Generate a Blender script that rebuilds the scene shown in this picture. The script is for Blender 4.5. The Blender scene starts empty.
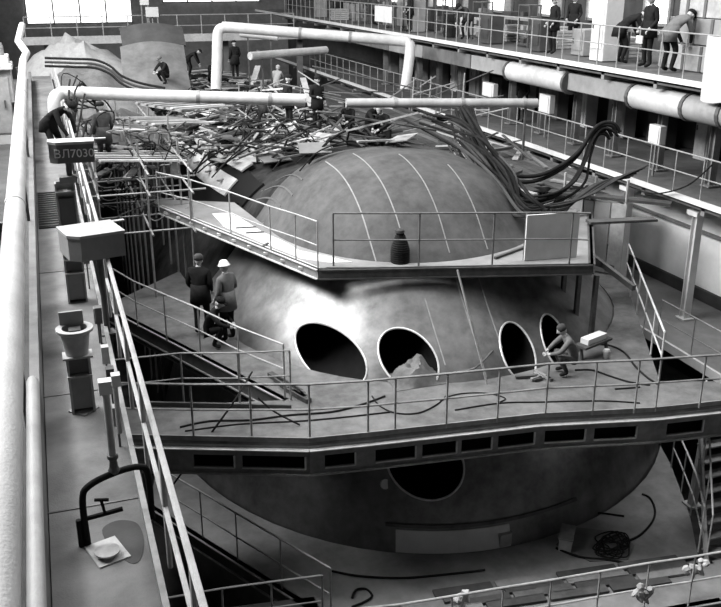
import bpy, bmesh, math, random
import numpy as np
from mathutils import Vector, Matrix
random.seed(7)
S = bpy.context.scene
COL = S.collection
V = Vector

# ------------------------------------------------------------------ camera
F, CX, CY, H = 900.0, 360.5, 303.5, 4.4
PITCH = math.atan(331.5 / F)
YAW = math.atan((332.5 / F) / math.hypot(1, 331.5 / F))
cd = bpy.data.cameras.new('camera'); cam = bpy.data.objects.new('camera', cd); COL.objects.link(cam)
cam.location = (0, 0, H)
cam.rotation_euler = (math.pi / 2 - PITCH, 0, -YAW)
cd.sensor_width = 36.0; cd.sensor_fit = 'HORIZONTAL'; cd.lens = 36.0 * F / 721.0
cd.clip_end = 300
S.camera = cam
# ------------------------------------------------------------------ light
W = bpy.data.worlds.new('world'); S.world = W; W.use_nodes = True
W.node_tree.nodes['Background'].inputs[0].default_value = (1, 1, 1, 1)
W.node_tree.nodes['Background'].inputs[1].default_value = 0.045
def area(name, loc, aim, sx, sy, power):
    l = bpy.data.lights.new(name, 'AREA'); l.shape = 'RECTANGLE'; l.size = sx; l.size_y = sy; l.energy = power
    o = bpy.data.objects.new(name, l); COL.objects.link(o); o.location = loc
    o.rotation_euler = (V(aim) - V(loc)).to_track_quat('-Z', 'Y').to_euler()
    return o
area('roof_skylight', (3.5, 18, 17), (3.7, 18, 0), 7, 64, 12500)
area('roof_skylight', (-8, 28, 13), (9, 25, -2), 34, 5, 12000)
S.view_settings.view_transform = 'Standard'; S.view_settings.look = 'None'
S.view_settings.gamma = 1.0; S.view_settings.use_curve_mapping = False
S.view_settings.exposure = 0.36

# ------------------------------------------------------------------ picking real places
cp, sp, cy_, sy_ = math.cos(PITCH), math.sin(PITCH), math.cos(YAW), math.sin(YAW)
EYE = V((0, 0, H))
def ray(x, y):
    a = (x - CX) / F; b = (CY - y) / F
    up = b * cp - sp; fw = cp + b * sp
    return V((a * cy_ + fw * sy_, -a * sy_ + fw * cy_, up))
def on(x, y, z): r = ray(x, y); return EYE + r * ((z - H) / r.z)      # on a level floor
def dep(x, y, d): return EYE + ray(x, y) * d                          # at a distance
def atx(x, y, X): r = ray(x, y); return EYE + r * (X / r.x)           # on a wall along the hall
def aty(x, y, Y): r = ray(x, y); return EYE + r * (Y / r.y)

# ------------------------------------------------------------------ materials (black-and-white place)
MATS = {}
def mat(name, g, rough=0.7, metal=0.0, var=0.35, scale=6.0, bump=0.15, streak=False, emit=0.0, fine=60.0):
    m = bpy.data.materials.new(name); m.use_nodes = True
    nt = m.node_tree; N = nt.nodes; L = nt.links; b = N['Principled BSDF']
    b.inputs['Roughness'].default_value = rough; b.inputs['Metallic'].default_value = metal
    b.inputs['Specular IOR Level'].default_value = 0.04 if g < 0.04 else 0.35
    if emit:
        b.inputs['Base Color'].default_value = (g, g, g, 1)
        b.inputs['Emission Color'].default_value = (1, 1, 1, 1); b.inputs['Emission Strength'].default_value = emit
    elif var:
        tc = N.new('ShaderNodeTexCoord'); mp = N.new('ShaderNodeMapping')
        if streak: mp.inputs['Scale'].default_value = (1, 1, 0.15)
        L.new(tc.outputs['Object'], mp.inputs[0])
        n1 = N.new('ShaderNodeTexNoise'); n1.inputs['Scale'].default_value = scale; n1.inputs['Detail'].default_value = 8; n1.inputs['Roughness'].default_value = 0.65
        n2 = N.new('ShaderNodeTexNoise'); n2.inputs['Scale'].default_value = scale * 0.22; n2.inputs['Detail'].default_value = 3
        L.new(mp.outputs[0], n1.inputs['Vector']); L.new(mp.outputs[0], n2.inputs['Vector'])
        ad = N.new('ShaderNodeMath'); ad.operation = 'ADD'
        L.new(n1.outputs[0], ad.inputs[0]); L.new(n2.outputs[0], ad.inputs[1])
        r = N.new('ShaderNodeValToRGB')
        lo, hi = g * (1 - var), min(1, g * (1 + var))
        r.color_ramp.elements[0].position = 0.36; r.color_ramp.elements[0].color = (lo, lo, lo, 1)
        r.color_ramp.elements[1].position = 0.66; r.color_ramp.elements[1].color = (hi, hi, hi, 1)
        hv = N.new('ShaderNodeMath'); hv.operation = 'MULTIPLY'; hv.inputs[1].default_value = 0.5
        L.new(ad.outputs[0], hv.inputs[0]); L.new(hv.outputs[0], r.inputs[0]); L.new(r.outputs[0], b.inputs['Base Color'])
        if bump:
            n3 = N.new('ShaderNodeTexNoise'); n3.inputs['Scale'].default_value = fine; n3.inputs['Detail'].default_value = 4
            L.new(tc.outputs['Object'], n3.inputs['Vector'])
            bp = N.new('ShaderNodeBump'); bp.inputs['Strength'].default_value = bump; bp.inputs['Distance'].default_value = 0.02
            L.new(n3.outputs[0], bp.inputs['Height']); L.new(bp.outputs[0], b.inputs['Normal'])
    else:
        b.inputs['Base Color'].default_value = (g, g, g, 1)
    MATS[name] = m
    return m
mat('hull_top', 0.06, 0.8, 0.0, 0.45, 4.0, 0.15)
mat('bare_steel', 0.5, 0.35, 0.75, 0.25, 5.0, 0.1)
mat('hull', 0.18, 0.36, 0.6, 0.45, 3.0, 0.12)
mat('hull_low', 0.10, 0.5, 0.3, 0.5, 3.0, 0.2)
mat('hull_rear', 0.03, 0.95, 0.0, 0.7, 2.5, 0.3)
mat('seam', 0.2, 0.6, 0, 0.2, 20)
mat('seam_dark', 0.06, 0.6, 0, 0.2, 20)
mat('rim', 0.55, 0.4, 0.3, 0.25, 20)
mat('black', 0.012, 0.9, 0, 0)
mat('tube_shade', 0.008, 0.8, 0, 0.3, 4)  # near-black so the deep shade of the bores is in the colour
mat('concrete', 0.14, 0.9, 0, 0.45, 2.2, 0.3)
mat('concrete_dark', 0.09, 0.95, 0, 0.4, 2.0, 0.3)
mat('deck', 0.12, 0.75, 0.1, 0.5, 3.5, 0.25)
mat('deck_pale', 0.22, 0.75, 0.1, 0.35, 2.5, 0.25)
mat('deck_light', 0.2, 0.7, 0.1, 0.3, 2.0, 0.2)
mat('deck_dark', 0.10, 0.8, 0.1, 0.4, 2.5, 0.25)
mat('steel', 0.10, 0.6, 0.4, 0.35, 8)
mat('steel_mid', 0.24, 0.55, 0.3, 0.3, 8)
mat('steel_light', 0.38, 0.6, 0.1, 0.25, 8)
mat('rail', 0.30, 0.55, 0.2, 0.3, 12)
mat('rail_dark', 0.13, 0.6, 0.2, 0.3, 12)
mat('rail_light', 0.55, 0.5, 0.1, 0.25, 12)
mat('white_paint', 0.6, 0.6, 0, 0.14, 3.0, 0.1)
mat('white_wall', 0.88, 0.8, 0, 0.15, 1.5, 0.15)
mat('white_pipe', 0.46, 0.55, 0, 0.2, 4, 0.2)
mat('grey_pipe', 0.3, 0.55, 0, 0.25, 4, 0.2)
mat('panel_grey', 0.25, 0.7, 0, 0.25, 3)
mat('panel_dark', 0.12, 0.7, 0, 0.35, 3)
mat('wall_dark', 0.05, 0.9, 0, 0.4, 2)
mat('rubber', 0.018, 0.85, 0, 0.3, 20)
mat('rubber_grey', 0.04, 0.85, 0, 0.3, 20)
mat('wood', 0.22, 0.8, 0, 0.3, 5, 0.3)
mat('wood_light', 0.42, 0.8, 0, 0.25, 5, 0.3)
mat('wood_dark', 0.06, 0.85, 0, 0.4, 5, 0.3)
mat('cloth_black', 0.018, 0.95, 0, 0.4, 12, 0.3)
mat('cloth_dark', 0.045, 0.95, 0, 0.4, 12, 0.3)
mat('cloth_grey', 0.12, 0.95, 0, 0.3, 12, 0.3)
mat('cloth_light', 0.36, 0.95, 0, 0.2, 12, 0.3)
mat('canvas', 0.5, 0.9, 0, 0.12, 6, 0.3)
mat('skin', 0.38, 0.6, 0, 0.1, 20)
mat('helmet', 0.75, 0.35, 0, 0.08, 10)
mat('daylight', 0.9, 0.5, 0, 0, emit=2.2)

# ------------------------------------------------------------------ mesh helpers
class MB:
    def __init__(s): s.v = []; s.f = []; s.mi = []; s.m = 0
    def add(s, vs, fs):
        o = len(s.v); s.v += [V(p) for p in vs]
        for f in fs: s.f.append([i + o for i in f]); s.mi.append(s.m)
        return s
    def box(s, c, size, rz=0.0, M=None):
        x, y, z = [k / 2 for k in size]
        pts = [V((a * x, b * y, d * z)) for a in (-1, 1) for b in (-1, 1) for d in (-1, 1)]
        R = M if M is not None else Matrix.Rotation(rz, 3, 'Z')
        return s.add([V(c) + R @ p for p in pts], [(0, 1, 3, 2), (4, 6, 7, 5), (0, 4, 5, 1), (2, 3, 7, 6), (0, 2, 6, 4), (1, 5, 7, 3)])
    def bar(s, a, b, w, h, up=(0, 0, 1)):          # a squared bar from a to b
        a, b = V(a), V(b); d = (b - a)
        if d.length < 1e-6: return s
        dn = d.normalized(); u = V(up); sd = dn.cross(u)
        if sd.length < 1e-4: sd = dn.cross(V((0, 1, 0)))
        sd.normalize(); u = sd.cross(dn).normalized()
        M = Matrix((dn, sd, u)).transposed()
        return s.box((a + b) / 2, (d.length, w, h), M=M)
    def tube(s, pts, r, n=8, cap=True):
        pts = [V(p) for p in pts]; rs = r if isinstance(r, (list, tuple)) else [r] * len(pts)
        vs = []; fs = []; prev = None
        for i, p in enumerate(pts):
            t = (pts[min(i + 1, len(pts) - 1)] - pts[max(i - 1, 0)])
            t = t.normalized() if t.length > 1e-9 else V((0, 0, 1))
            if prev is None:
                u = t.orthogonal().normalized()
            else:
                u = prev - t * prev.dot(t)
                u = u.normalized() if u.length > 1e-6 else t.orthogonal().normalized()
            prev = u; w = t.cross(u)
            for k in range(n):
                a = 2 * math.pi * k / n
                vs.append(p + (u * math.cos(a) + w * math.sin(a)) * rs[i])
        for i in range(len(pts) - 1):
            for k in range(n):
                k2 = (k + 1) % n
                fs.append((i * n + k, i * n + k2, (i + 1) * n + k2, (i + 1) * n + k))
        if cap:
            fs.append(tuple(range(n - 1, -1, -1))); fs.append(tuple((len(pts) - 1) * n + k for k in range(n)))
        return s.add(vs, fs)
    def lathe(s, c, prof, n=16, axis='Z', M=None):     # prof: (radius, height) list
        c = V(c); vs = []; fs = []
        for r, h in prof:
            for k in range(n):
                a = 2 * math.pi * k / n
                p = V((r * math.cos(a), r * math.sin(a), h))
                if M is not None: p = M @ p
                vs.append(c + p)
        for i in range(len(prof) - 1):
            for k in range(n):
                k2 = (k + 1) % n
                fs.append((i * n + k, i * n + k2, (i + 1) * n + k2, (i + 1) * n + k))
        fs.append(tuple(range(n - 1, -1, -1))); fs.append(tuple((len(prof) - 1) * n + k for k in range(n)))
        return s.add(vs, fs)
    def prism(s, poly, z0, z1):
        n = len(poly)
        vs = [V((p[0], p[1], z0)) for p in poly] + [V((p[0], p[1], z1)) for p in poly]
        fs = [tuple(range(n - 1, -1, -1)), tuple(range(n, 2 * n))] + [(i, (i + 1) % n, n + (i + 1) % n, n + i) for i in range(n)]
        return s.add(vs, fs)
    def sheet(s, grid, th):                            # grid[i][j] of points, given thickness along its normal
        ni, nj = len(grid), len(grid[0]); vs = []; fs = []
        for side in (0, 1):
            for i in range(ni):
                for j in range(nj):
                    du = grid[min(i + 1, ni - 1)][j] - grid[max(i - 1, 0)][j]; dv = grid[i][min(j + 1, nj - 1)] - grid[i][max(j - 1, 0)]
                    nn = du.cross(dv); nn = nn.normalized() if nn.length > 1e-9 else V((0, 0, 1))
                    vs.append(grid[i][j] - nn * th * side)
        o = ni * nj
        for i in range(ni - 1):
            for j in range(nj - 1):
                a, b, c, d = i * nj + j, i * nj + j + 1, (i + 1) * nj + j + 1, (i + 1) * nj + j
                fs.append((a, d, c, b)); fs.append((o + a, o + b, o + c, o + d))
        for i in range(ni - 1):
            for j in (0, nj - 1):
                a, d = i * nj + j, (i + 1) * nj + j; fs.append((a, o + a, o + d, d))
        for j in range(nj - 1):
            for i in (0, ni - 1):
                a, b = i * nj + j, i * nj + j + 1; fs.append((a, b, o + b, o + a))
        return s.add(vs, fs)
    def build(s, name, m, parent=None, smooth=False, bevel=0.0):
        off = parent_loc(parent) if parent else V((0, 0, 0))
        me = bpy.data.meshes.new(name)
        me.from_pydata([tuple(p - off) for p in s.v], [], s.f)
        ms = m if isinstance(m, (list, tuple)) else [m]
        for k in ms: me.materials.append(MATS[k])
        if len(ms) > 1: me.polygons.foreach_set('material_index', s.mi)
        bm = bmesh.new(); bm.from_mesh(me)
        bmesh.ops.recalc_face_normals(bm, faces=bm.faces)
        if bevel: bmesh.ops.bevel(bm, geom=bm.edges[:], offset=bevel, segments=1, affect='EDGES', clamp_overlap=True)
        bm.to_mesh(me); bm.free()
        if smooth:
            me.polygons.foreach_set('use_smooth', [True] * len(me.polygons))
            try: me.set_sharp_from_angle(angle=math.radians(50))
            except Exception: pass
        o = bpy.data.objects.new(name, me); COL.objects.link(o)
        if parent: o.parent = parent
        return o
def parent_loc(p):
    l = V((0, 0, 0))
    while p: l += p.location; p = p.parent
    return l
def tag(o, label=None, cat=None, group=None, kind=None):
    if label: o['label'] = label
    if cat: o['category'] = cat
    if group: o['group'] = group
    if kind: o['kind'] = kind
    return o
def thing(name, label, cat, loc, group=None):
    o = bpy.data.objects.new(name, None); o.empty_display_size = 0.2; COL.objects.link(o); o.location = V(loc)
    return tag(o, label, cat, group)
def struct(o, label=None, cat=None):
    return tag(o, label, cat, None, 'structure')
def smoothpath(pts, k=6):
    pts = [V(p) for p in pts]; out = []
    for i in range(len(pts) - 1):
        p0 = pts[max(i - 1, 0)]; p1 = pts[i]; p2 = pts[i + 1]; p3 = pts[min(i + 2, len(pts) - 1)]
        for j in range(k):
            t = j / k
            out.append(0.5 * ((2 * p1) + (p2 - p0) * t + (2 * p0 - 5 * p1 + 4 * p2 - p3) * t * t + (3 * p1 - p0 - 3 * p2 + p3) * t ** 3))
    out.append(pts[-1]); return out

# ------------------------------------------------------------------ hull form
HX, HY = 7.7, 20.1
PR = [(0, .40), (1, .33), (2, .05), (2.8, -.45), (3.5, -1.18), (4.5, -2.2), (5.55, -3.25), (6.3, -4.5), (6.85, -6), (7.15, -7.5), (7.25, -9)]
_pts = smoothpath([V((a, 0, b)) for a, b in PR], 10)
PRr = np.array([p.x for p in _pts]); PRz = np.array([p.z for p in _pts])
def spread(Y): return 0.6 * min(1, max(0, (Y - HY) / 10))
KL = 0.82                                   # the bow is fuller on the gallery side
def droop(Y):                                # the top falls away behind the dome
    f = min(1, max(0, (Y - HY - .3) / 4.5)); return 1.15 * f * f * (3 - 2 * f)
def zs(X, Y):
    dx = X - HX
    dx = dx if dx > 0 else -dx / KL
    if Y < HY: rr = math.hypot(dx, Y - HY)
    else:
        a = spread(Y); q = a / 7.0            # dx = r(1+a) - q r^2
        rr = dx if a < 1e-6 else ((1 + a) - math.sqrt(max(0, (1 + a) ** 2 - 4 * q * dx))) / (2 * q)
    return float(np.interp(rr, PRr, PRz, right=-9)) - droop(Y)
def hullpt(x, y):
    r = ray(x, y); t = 8.0
    while t < 60:
        p = EYE + r * t
        if p.z < zs(p.x, p.y): return p
        t += 0.02
    return EYE + r * 30
def hs(X, Y, lift=0.0): return V((X, Y, zs(X, Y) + lift))

# ------------------------------------------------------------------ the setting
Z1, Z2, Z3 = -1.3, -3.2, -6.2
struct(MB().box((8, 40, -9.2), (40, 90, 0.4)).build('floor', 'concrete_dark'), 'dark concrete floor of the building pit')
# side walkway along the dock, with its pit face
walk = struct(thing('floor_walkway', 'long concrete walkway with a low kerb beside the pit', None, (0, 20, 0)))
MB().box((0.045, 21, -0.15), (0.81, 46, 0.3)).build('slab', 'concrete', walk)
MB().box((0.425, 21, 0.04), (0.05, 46, 0.14)).build('kerb', 'steel_mid', walk)
MB().box((0.2, 21, -4.7), (0.3, 46, 8.8)).build('pit_face', 'wall_dark', walk)
for yy in (7.2, 9.6, 14.2, 19.0):          # joints cut between slabs read as slightly proud steel strips
    MB().box((-0.02, yy, 0.002), (0.85, 0.02, 0.012)).build('joint_strip', 'steel', walk)
struct(MB().box((-4.2, 38, -2), (0.3, 90, 14)).build('wall_left', 'wall_dark'), 'dark wall behind the pipes and cabinet')
struct(MB().box((-2.3, 21, -0.35), (3.6, 46, 0.5)).build('floor_ledge', 'concrete_dark'), 'dark ledge under the long pipes')
struct(MB().box((8, 78, 3), (40, 0.4, 24)).build('wall_back', 'panel_grey'), 'grey end wall of the hall')
struct(MB().box((20.6, 38, 2), (0.4, 90, 22)).build('wall_right', 'wall_dark'), 'dark wall behind the galleries')
struct(MB().box((16.9, 14.6, -2.85), (0.2, 21.2, 2.7)).build('wall_storey', 'white_wall'), 'white plastered wall under the lower gallery')
struct(MB().box((16.9, 39.2, -2.85), (0.2, 28, 2.7)).build('wall_storey_far', 'panel_grey'), 'grey dirty wall under the far part of the lower gallery')
struct(MB().box((16.75, 28, -4.1), (0.12, 50, 0.42)).build('baseboard_right', 'wall_dark'), 'dark recessed strip at the foot of the white wall')
# big daylight windows
def window(name, c, size, nx, nz, axis, label):
    t = struct(thing(name, label, None, c))
    w, h = size
    for i in range(nx):
        for j in range(nz):
            a = -w / 2 + (i + .5) * w / nx; b = -h / 2 + (j + .5) * h / nz
            if axis == 'Y': MB().box(V(c) + V((a, 0, b)), (w / nx - .12, .04, h / nz - .1)).build('pane', 'daylight', t)
            else: MB().box(V(c) + V((0, a, b)), (.04, w / nx - .12, h / nz - .1)).build('pane', 'daylight', t)
    m = MB()
    for i in range(nx + 1):
        a = -w / 2 + i * w / nx
        m.box(V(c) + (V((a, -.05, 0)) if axis == 'Y' else V((-.05, a, 0))), (.12, .12, h + .1))
    for j in range(nz + 1):
        b = -h / 2 + j * h / nz
        m.box(V(c) + (V((0, -.05, b)) if axis == 'Y' else V((-.05, 0, b))), (w, .12, .1) if axis == 'Y' else (.12, w, .1))
    m.build('window_frame', 'steel_mid', t)
window('window_1', (3.5, 77.7, 3.6), (8, 6), 4, 3, 'Y', 'tall overexposed window at the far end of the hall')
window('window_2', (14, 77.7, 4.6), (8, 5), 4, 3, 'Y', 'tall bright window beside the galleries at the hall end')
WIN = [(23.2, 1.1), (25.2, 1.2), (27.4, 1.4), (30.8, 1.8), (34.5, 1.8), (39, 2.2), (45, 2.6), (52, 3)]
for i, (yy, ww) in enumerate(WIN):
    window('window_%d' % (i + 3), (20.36, yy, 5.0), (ww, 4.6), 1, 3, 'X', 'tall narrow bright window behind the upper gallery')

# ------------------------------------------------------------------ railings
def railing(label, bases, h=1.05, rails=(1.0, 0.5), m='rail', pr=0.018, rr=0.02, group=None, ext=None, lean=None, square=False, loc=None):
    """bases: foot of every post; rails run over all of them"""
    bases = [V(b) for b in bases]
    t = thing('railing', label, 'railing', loc or bases[0], group)
    up = V((0, 0, h))
    for b in bases:
        k = MB()
        if square: k.bar(b, b + up, pr * 2, pr * 2, (0, 1, 0))
        else: k.tube([b, b + up], pr, 6)
        k.build('post', m, t)
    run = list(bases)
    if ext: run = [V(ext[0])] + run if ext[0] else run
    if ext and ext[1]: run = run + [V(ext[1])]
    for i, f in enumerate(rails):
        MB().tube([b + up * f for b in run], rr if i == 0 else rr * .85, 6).build('top_rail' if i == 0 else 'mid_rail', m, t)
    return t
railing('long light grey handrail along the concrete walkway kerb',
        [(0.53, 3.2 + 1.45 * i, 0.0) for i in range(28)], 1.05, (1.0, 0.52), 'steel_light', .022, .026)

# ------------------------------------------------------------------ hull
def build_hull():
    NA, ys = 48, [HY + d for d in (0.6, 1.4, 2.4, 3.6, 5, 7, 9, 12, 16, 22, 30)]
    prof = [(r, z) for r, z in zip(PRr, PRz)][1:]
    vs = [V((HX, HY, PRz[0]))]; fs = []; nP = len(prof)
    cols = []
    secs = [('a', math.pi * k / NA) for k in range(NA + 1)]
    for _, a in secs:                                        # front sweep, from +X through -Y to -X
        cols.append([len(vs) + i for i in range(nP)])
        for r, z in prof: vs.append(V((HX + r * math.cos(a) * (1 if math.cos(a) > 0 else KL), HY - r * math.sin(a), z)))
    for c in range(NA):
        A, B = cols[c], cols[c + 1]; fs.append((0, A[0], B[0]))
        for i in range(nP - 1): fs.append((A[i], A[i + 1], B[i + 1], B[i]))
    pr, pl, pc = cols[0], cols[-1], 0
    for y in ys:
        a = spread(y)
        R = [len(vs) + i for i in range(nP)]
        for r, z in prof: vs.append(V((HX + r * (1 + a * (1 - r / 7)), y, z - droop(y))))
        Lc = [len(vs) + i for i in range(nP)]
        for r, z in prof: vs.append(V((HX - KL * r * (1 + a * (1 - r / 7)), y, z - droop(y))))
        cc = len(vs); vs.append(V((HX, y, PRz[0] - droop(y))))
        for A, B in ((R, pr), (pl, Lc)):
            for i in range(nP - 1): fs.append((A[i], A[i + 1], B[i + 1], B[i]))
        fs.append((pc, cc, R[0])); fs.append((pc, R[0], pr[0])); fs.append((pc, pl[0], Lc[0])); fs.append((pc, Lc[0], cc))
        pr, pl, pc = R, Lc, cc
    # close back and bottom so that openings can be cut
    fs.append(tuple([pc] + pr + pl[::-1]))
    bot = [c[-1] for c in cols]
    nR = len(ys); base = 1 + (NA + 1) * nP
    right = [base + k * (2 * nP + 1) + nP - 1 for k in range(nR)]; left = [base + k * (2 * nP + 1) + 2 * nP - 1 for k in range(nR)]
    fs.append(tuple(bot + left + right[::-1]))
    m = MB(); m.add(vs, fs); return m
hull = thing('submarine_hull', 'huge rounded steel hull bow with torpedo tube openings under construction', 'hull', (HX, HY, -9))
body = build_hull().build('hull_plating', 'hull', hull, smooth=False)
HOLES = [(4.95, -2.93, .56, .47), (6.3, -2.85, .53, .48), (8.6, -2.9, .39, .47), (9.63, -2.92, .34, .44), (6.22, -4.58, .70, .62)]
cut = []
for x, z, rx, rz in HOLES:
    yc = HY - math.sqrt(max(0.1, np.interp(-z, -PRz[::1], PRr) ** 2 - (x - HX) ** 2))
    m = MB(); n = 40
    prof = [V((x + rx * math.cos(2 * math.pi * k / n), 0, z + rz * math.sin(2 * math.pi * k / n))) for k in range(n)]
    vs = [p + V((0, yc - 1.6, 0)) for p in prof] + [p + V((0, yc + 4.5, 0)) for p in prof]
    m.add(vs, [tuple(range(n)), tuple(range(2 * n - 1, n - 1, -1))] + [(k, (k + 1) % n, n + (k + 1) % n, n + k) for k in range(n)])
    co = m.build('cutter', 'tube_shade'); cut.append(co)
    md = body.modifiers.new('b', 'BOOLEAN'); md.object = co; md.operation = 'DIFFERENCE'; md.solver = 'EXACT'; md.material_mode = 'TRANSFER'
dg = bpy.context.evaluated_depsgraph_get()
nm = bpy.data.meshes.new_from_object(body.evaluated_get(dg), depsgraph=dg)
body.modifiers.clear(); old = body.data; body.data = nm; nm.name = 'hull_plating'; bpy.data.meshes.remove(old)
for c in cut: bpy.data.objects.remove(c)
nm.polygons.foreach_set('use_smooth', [True] * len(nm.polygons))
nm.set_sharp_from_angle(angle=math.radians(35))
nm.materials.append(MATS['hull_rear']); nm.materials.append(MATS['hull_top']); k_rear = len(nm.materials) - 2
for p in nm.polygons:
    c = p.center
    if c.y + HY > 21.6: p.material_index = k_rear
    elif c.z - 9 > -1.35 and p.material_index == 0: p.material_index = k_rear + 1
def ysurf(x, z):
    r = float(np.interp(-z, -PRz, PRr)); dx = (x - HX) / (KL if x < HX else 1); return HY - math.sqrt(max(0.05, r * r - dx * dx))
for x, z, rx, rz in HOLES:                                    # pale welded rim round each opening
    n = 48
    ring = [V((x + rx * math.cos(2 * math.pi * k / n), ysurf(x + rx * math.cos(2 * math.pi * k / n), z + rz * math.sin(2 * math.pi * k / n)), z + rz * math.sin(2 * math.pi * k / n))) for k in range(n + 1)]
    MB().tube(ring, 0.022, 6, cap=False).build('tube_rim', 'rim', hull, smooth=True)
# lengthwise weld seams over the bow
def seam(X, y0, y1, m='seam', w=0.03, name='weld_seam', tilt=0.0):
    g = []
    n = 40
    for i in range(n + 1):
        y = y0 + (y1 - y0) * i / n
        xx = X + tilt * (y - y0)
        g.append([hs(xx - w / 2, y, .012), hs(xx + w / 2, y, .012)])
    MB().sheet(g, .02).build(name, m, hull)
for X, a, b in ((6.22, 20.5, 16.95), (6.85, 20.3, 16.7), (7.75, 19.6, 16.6), (8.7, 18.9, 16.7), (7.72, 16.2, 14.6), (6.95, 16.0, 14.9), (8.25, 16.3, 15.0)):
    seam(X, a, b, 'seam' if a > 17 else 'steel_mid', .026)
for X, a, b in ((5.3, 23.5, 20.2), (5.05, 23.6, 20.4), (5.6, 23.4, 20.4)):
    seam(X, a, b, 'seam_dark', .03)
# pale plate band round the foot of the bow and the dark seam above it
def ringband(z0, z1, a0, a1, off, m, name, n=40, th=.03):
    g = []
    for i in range(n + 1):
        a = a0 + (a1 - a0) * i / n; row = []
        for j in range(4):
            z = z0 + (z1 - z0) * j / 3; r = float(np.interp(-z, -PRz, PRr)) + off
            row.append(V((HX + r * math.cos(a) * (1 if math.cos(a) > 0 else KL), HY - r * math.sin(a), z)))
        g.append(row)
    return MB().sheet(g, th).build(name, m, hull, smooth=True)
R = math.radians
ringband(-6.19, -5.76, R(113), R(90), .03, 'white_paint', 'plate_band')
ringband(-5.7, -5.64, R(115), R(76), .05, 'steel', 'edge_strip')

def hull_arc(z, yr, gap=.04):
    """the hull outline at one height, from the far right side round the bow to the far left side"""
    r = float(np.interp(-z, -PRz, PRr)); a = spread(yr); rr = r * (1 + a * (1 - r / 7)) + gap; r += gap
    pts = [(HX + rr, yr)] + [(HX + r * math.cos(t) * (1 if math.cos(t) > 0 else KL), HY - r * math.sin(t)) for t in [math.pi * k / 30 for k in range(31)]] + [(HX - rr * KL, yr)]
    return pts
# ------------------------------------------------------------------ work platforms round the bow
def edge_beam(parent, a, b, z, h, m, name='edge_beam', w=.06, flange=.14, mf=None, slots=None):
    """I-section along the deck edge; slots: (start, end) fractions cut through the web"""
    a = V((a[0], a[1], z)); b = V((b[0], b[1], z)); d = b - a
    k = MB(); k.m = 0
    fl = .025
    if slots:
        cuts = [0.0] + [x for s_ in slots for x in s_] + [1.0]
        for i in range(0, len(cuts), 2):
            k.bar(a + d * cuts[i] - V((0, 0, h / 2)), a + d * cuts[i + 1] - V((0, 0, h / 2)), w, h)
        for s0, s1 in slots:
            k.bar(a + d * s0 - V((0, 0, h * .14)), a + d * s1 - V((0, 0, h * .14)), w, h * .27)
            k.bar(a + d * s0 - V((0, 0, h * .88)), a + d * s1 - V((0, 0, h * .88)), w, h * .24)
    else:
        k.bar(a - V((0, 0, h / 2)), b - V((0, 0, h / 2)), w, h)
    k.build(name, m, parent)
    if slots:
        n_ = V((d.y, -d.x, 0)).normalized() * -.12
        MB().bar(a + n_ - V((0, 0, h / 2)), b + n_ - V((0, 0, h / 2)), .02, h * .9).build('slot_shade', 'black', parent)  # added black backing plate, paints the shade inside the slots
    for zz in (-.0125, -h + .0125):
        MB().bar(a + V((0, 0, zz)), b + V((0, 0, zz)), flange, fl).build('flange', mf or m, parent)
    if slots:
        n = V((d.y, -d.x, 0)).normalized() * (w / 2 + .012)
        for s0, s1 in slots:
            q = MB()
            p0, p1 = a + d * s0 + n, a + d * s1 + n
            t0, t1 = V((0, 0, -h * .28)), V((0, 0, -h * .76))
            q.bar(p0 + t1, p1 + t1, .03, .02)
            q.bar(p1 + t0, p1 + t1, .03, .02)
            q.build('slot_edge', 'rail_light', parent)
# upper platform
P1a, P1b, P1c, P1d = on(160, 206, Z1), on(319, 270, Z1), on(335, 264.5, Z1), on(592, 265, Z1)
pf1 = thing('work_platform', 'upper work platform with an angled wing wrapped around the hull bow', 'platform', (7, 17, Z1))
e1, e2 = on(590, 215, Z1), on(523, 215, Z1)
MB().prism([(2.3, 24.2), P1a.xy, P1b.xy, (P1b.xy + P1c.xy) / 2, P1d.xy, e1.xy, (12.2, 22.5)] + hull_arc(Z1, 23), Z1 - .08, Z1).build('deck_plate', 'deck_light', pf1)
edge_beam(pf1, P1a, P1b, Z1 + .02, .22, 'steel_mid', mf='rail_light')
edge_beam(pf1, P1b, P1d, Z1 + .02, .22, 'steel', mf='steel')
edge_beam(pf1, P1d, e1, Z1 + .02, .22, 'steel', mf='steel')
for i in range(10):                                            # bolt plates along the wing edge
    p = P1a.lerp(P1b, (i + .6) / 10.5); n = V((-.9, -.4, 0)) * .04
    MB().box(p + n - V((0, 0, .09)), (.10, .10, .05), rz=-.4).build('bolt_plate', 'rail_light', pf1)
for q in ((339, 270), (420, 271), (500, 271), (585, 271)):      # brackets under the front edge
    p = on(q[0], q[1] - 6, Z1) + V((0, .5, 0))
    MB().bar(p + V((0, .1, -.1)), V((p.x, p.y + 1.2, -2.0)), .08, .10).build('bracket', 'steel', pf1)
railing('thin grey railing on the angled wing of the upper platform', [on(*q, Z1) for q in ((159, 211), (193, 220), (231, 234), (271, 251), (296, 260), (318, 269))], 1.0, (1, .5), 'rail', .016, .018)
railing('dark railing along the straight front of the upper platform', [on(*q, Z1) for q in ((333.5, 266), (418.6, 266), (492, 265.5), (569, 265))], 1.12, (1, .5), 'rail_dark', .02, .022, ext=[None, on(586, 266, Z1)])

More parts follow.
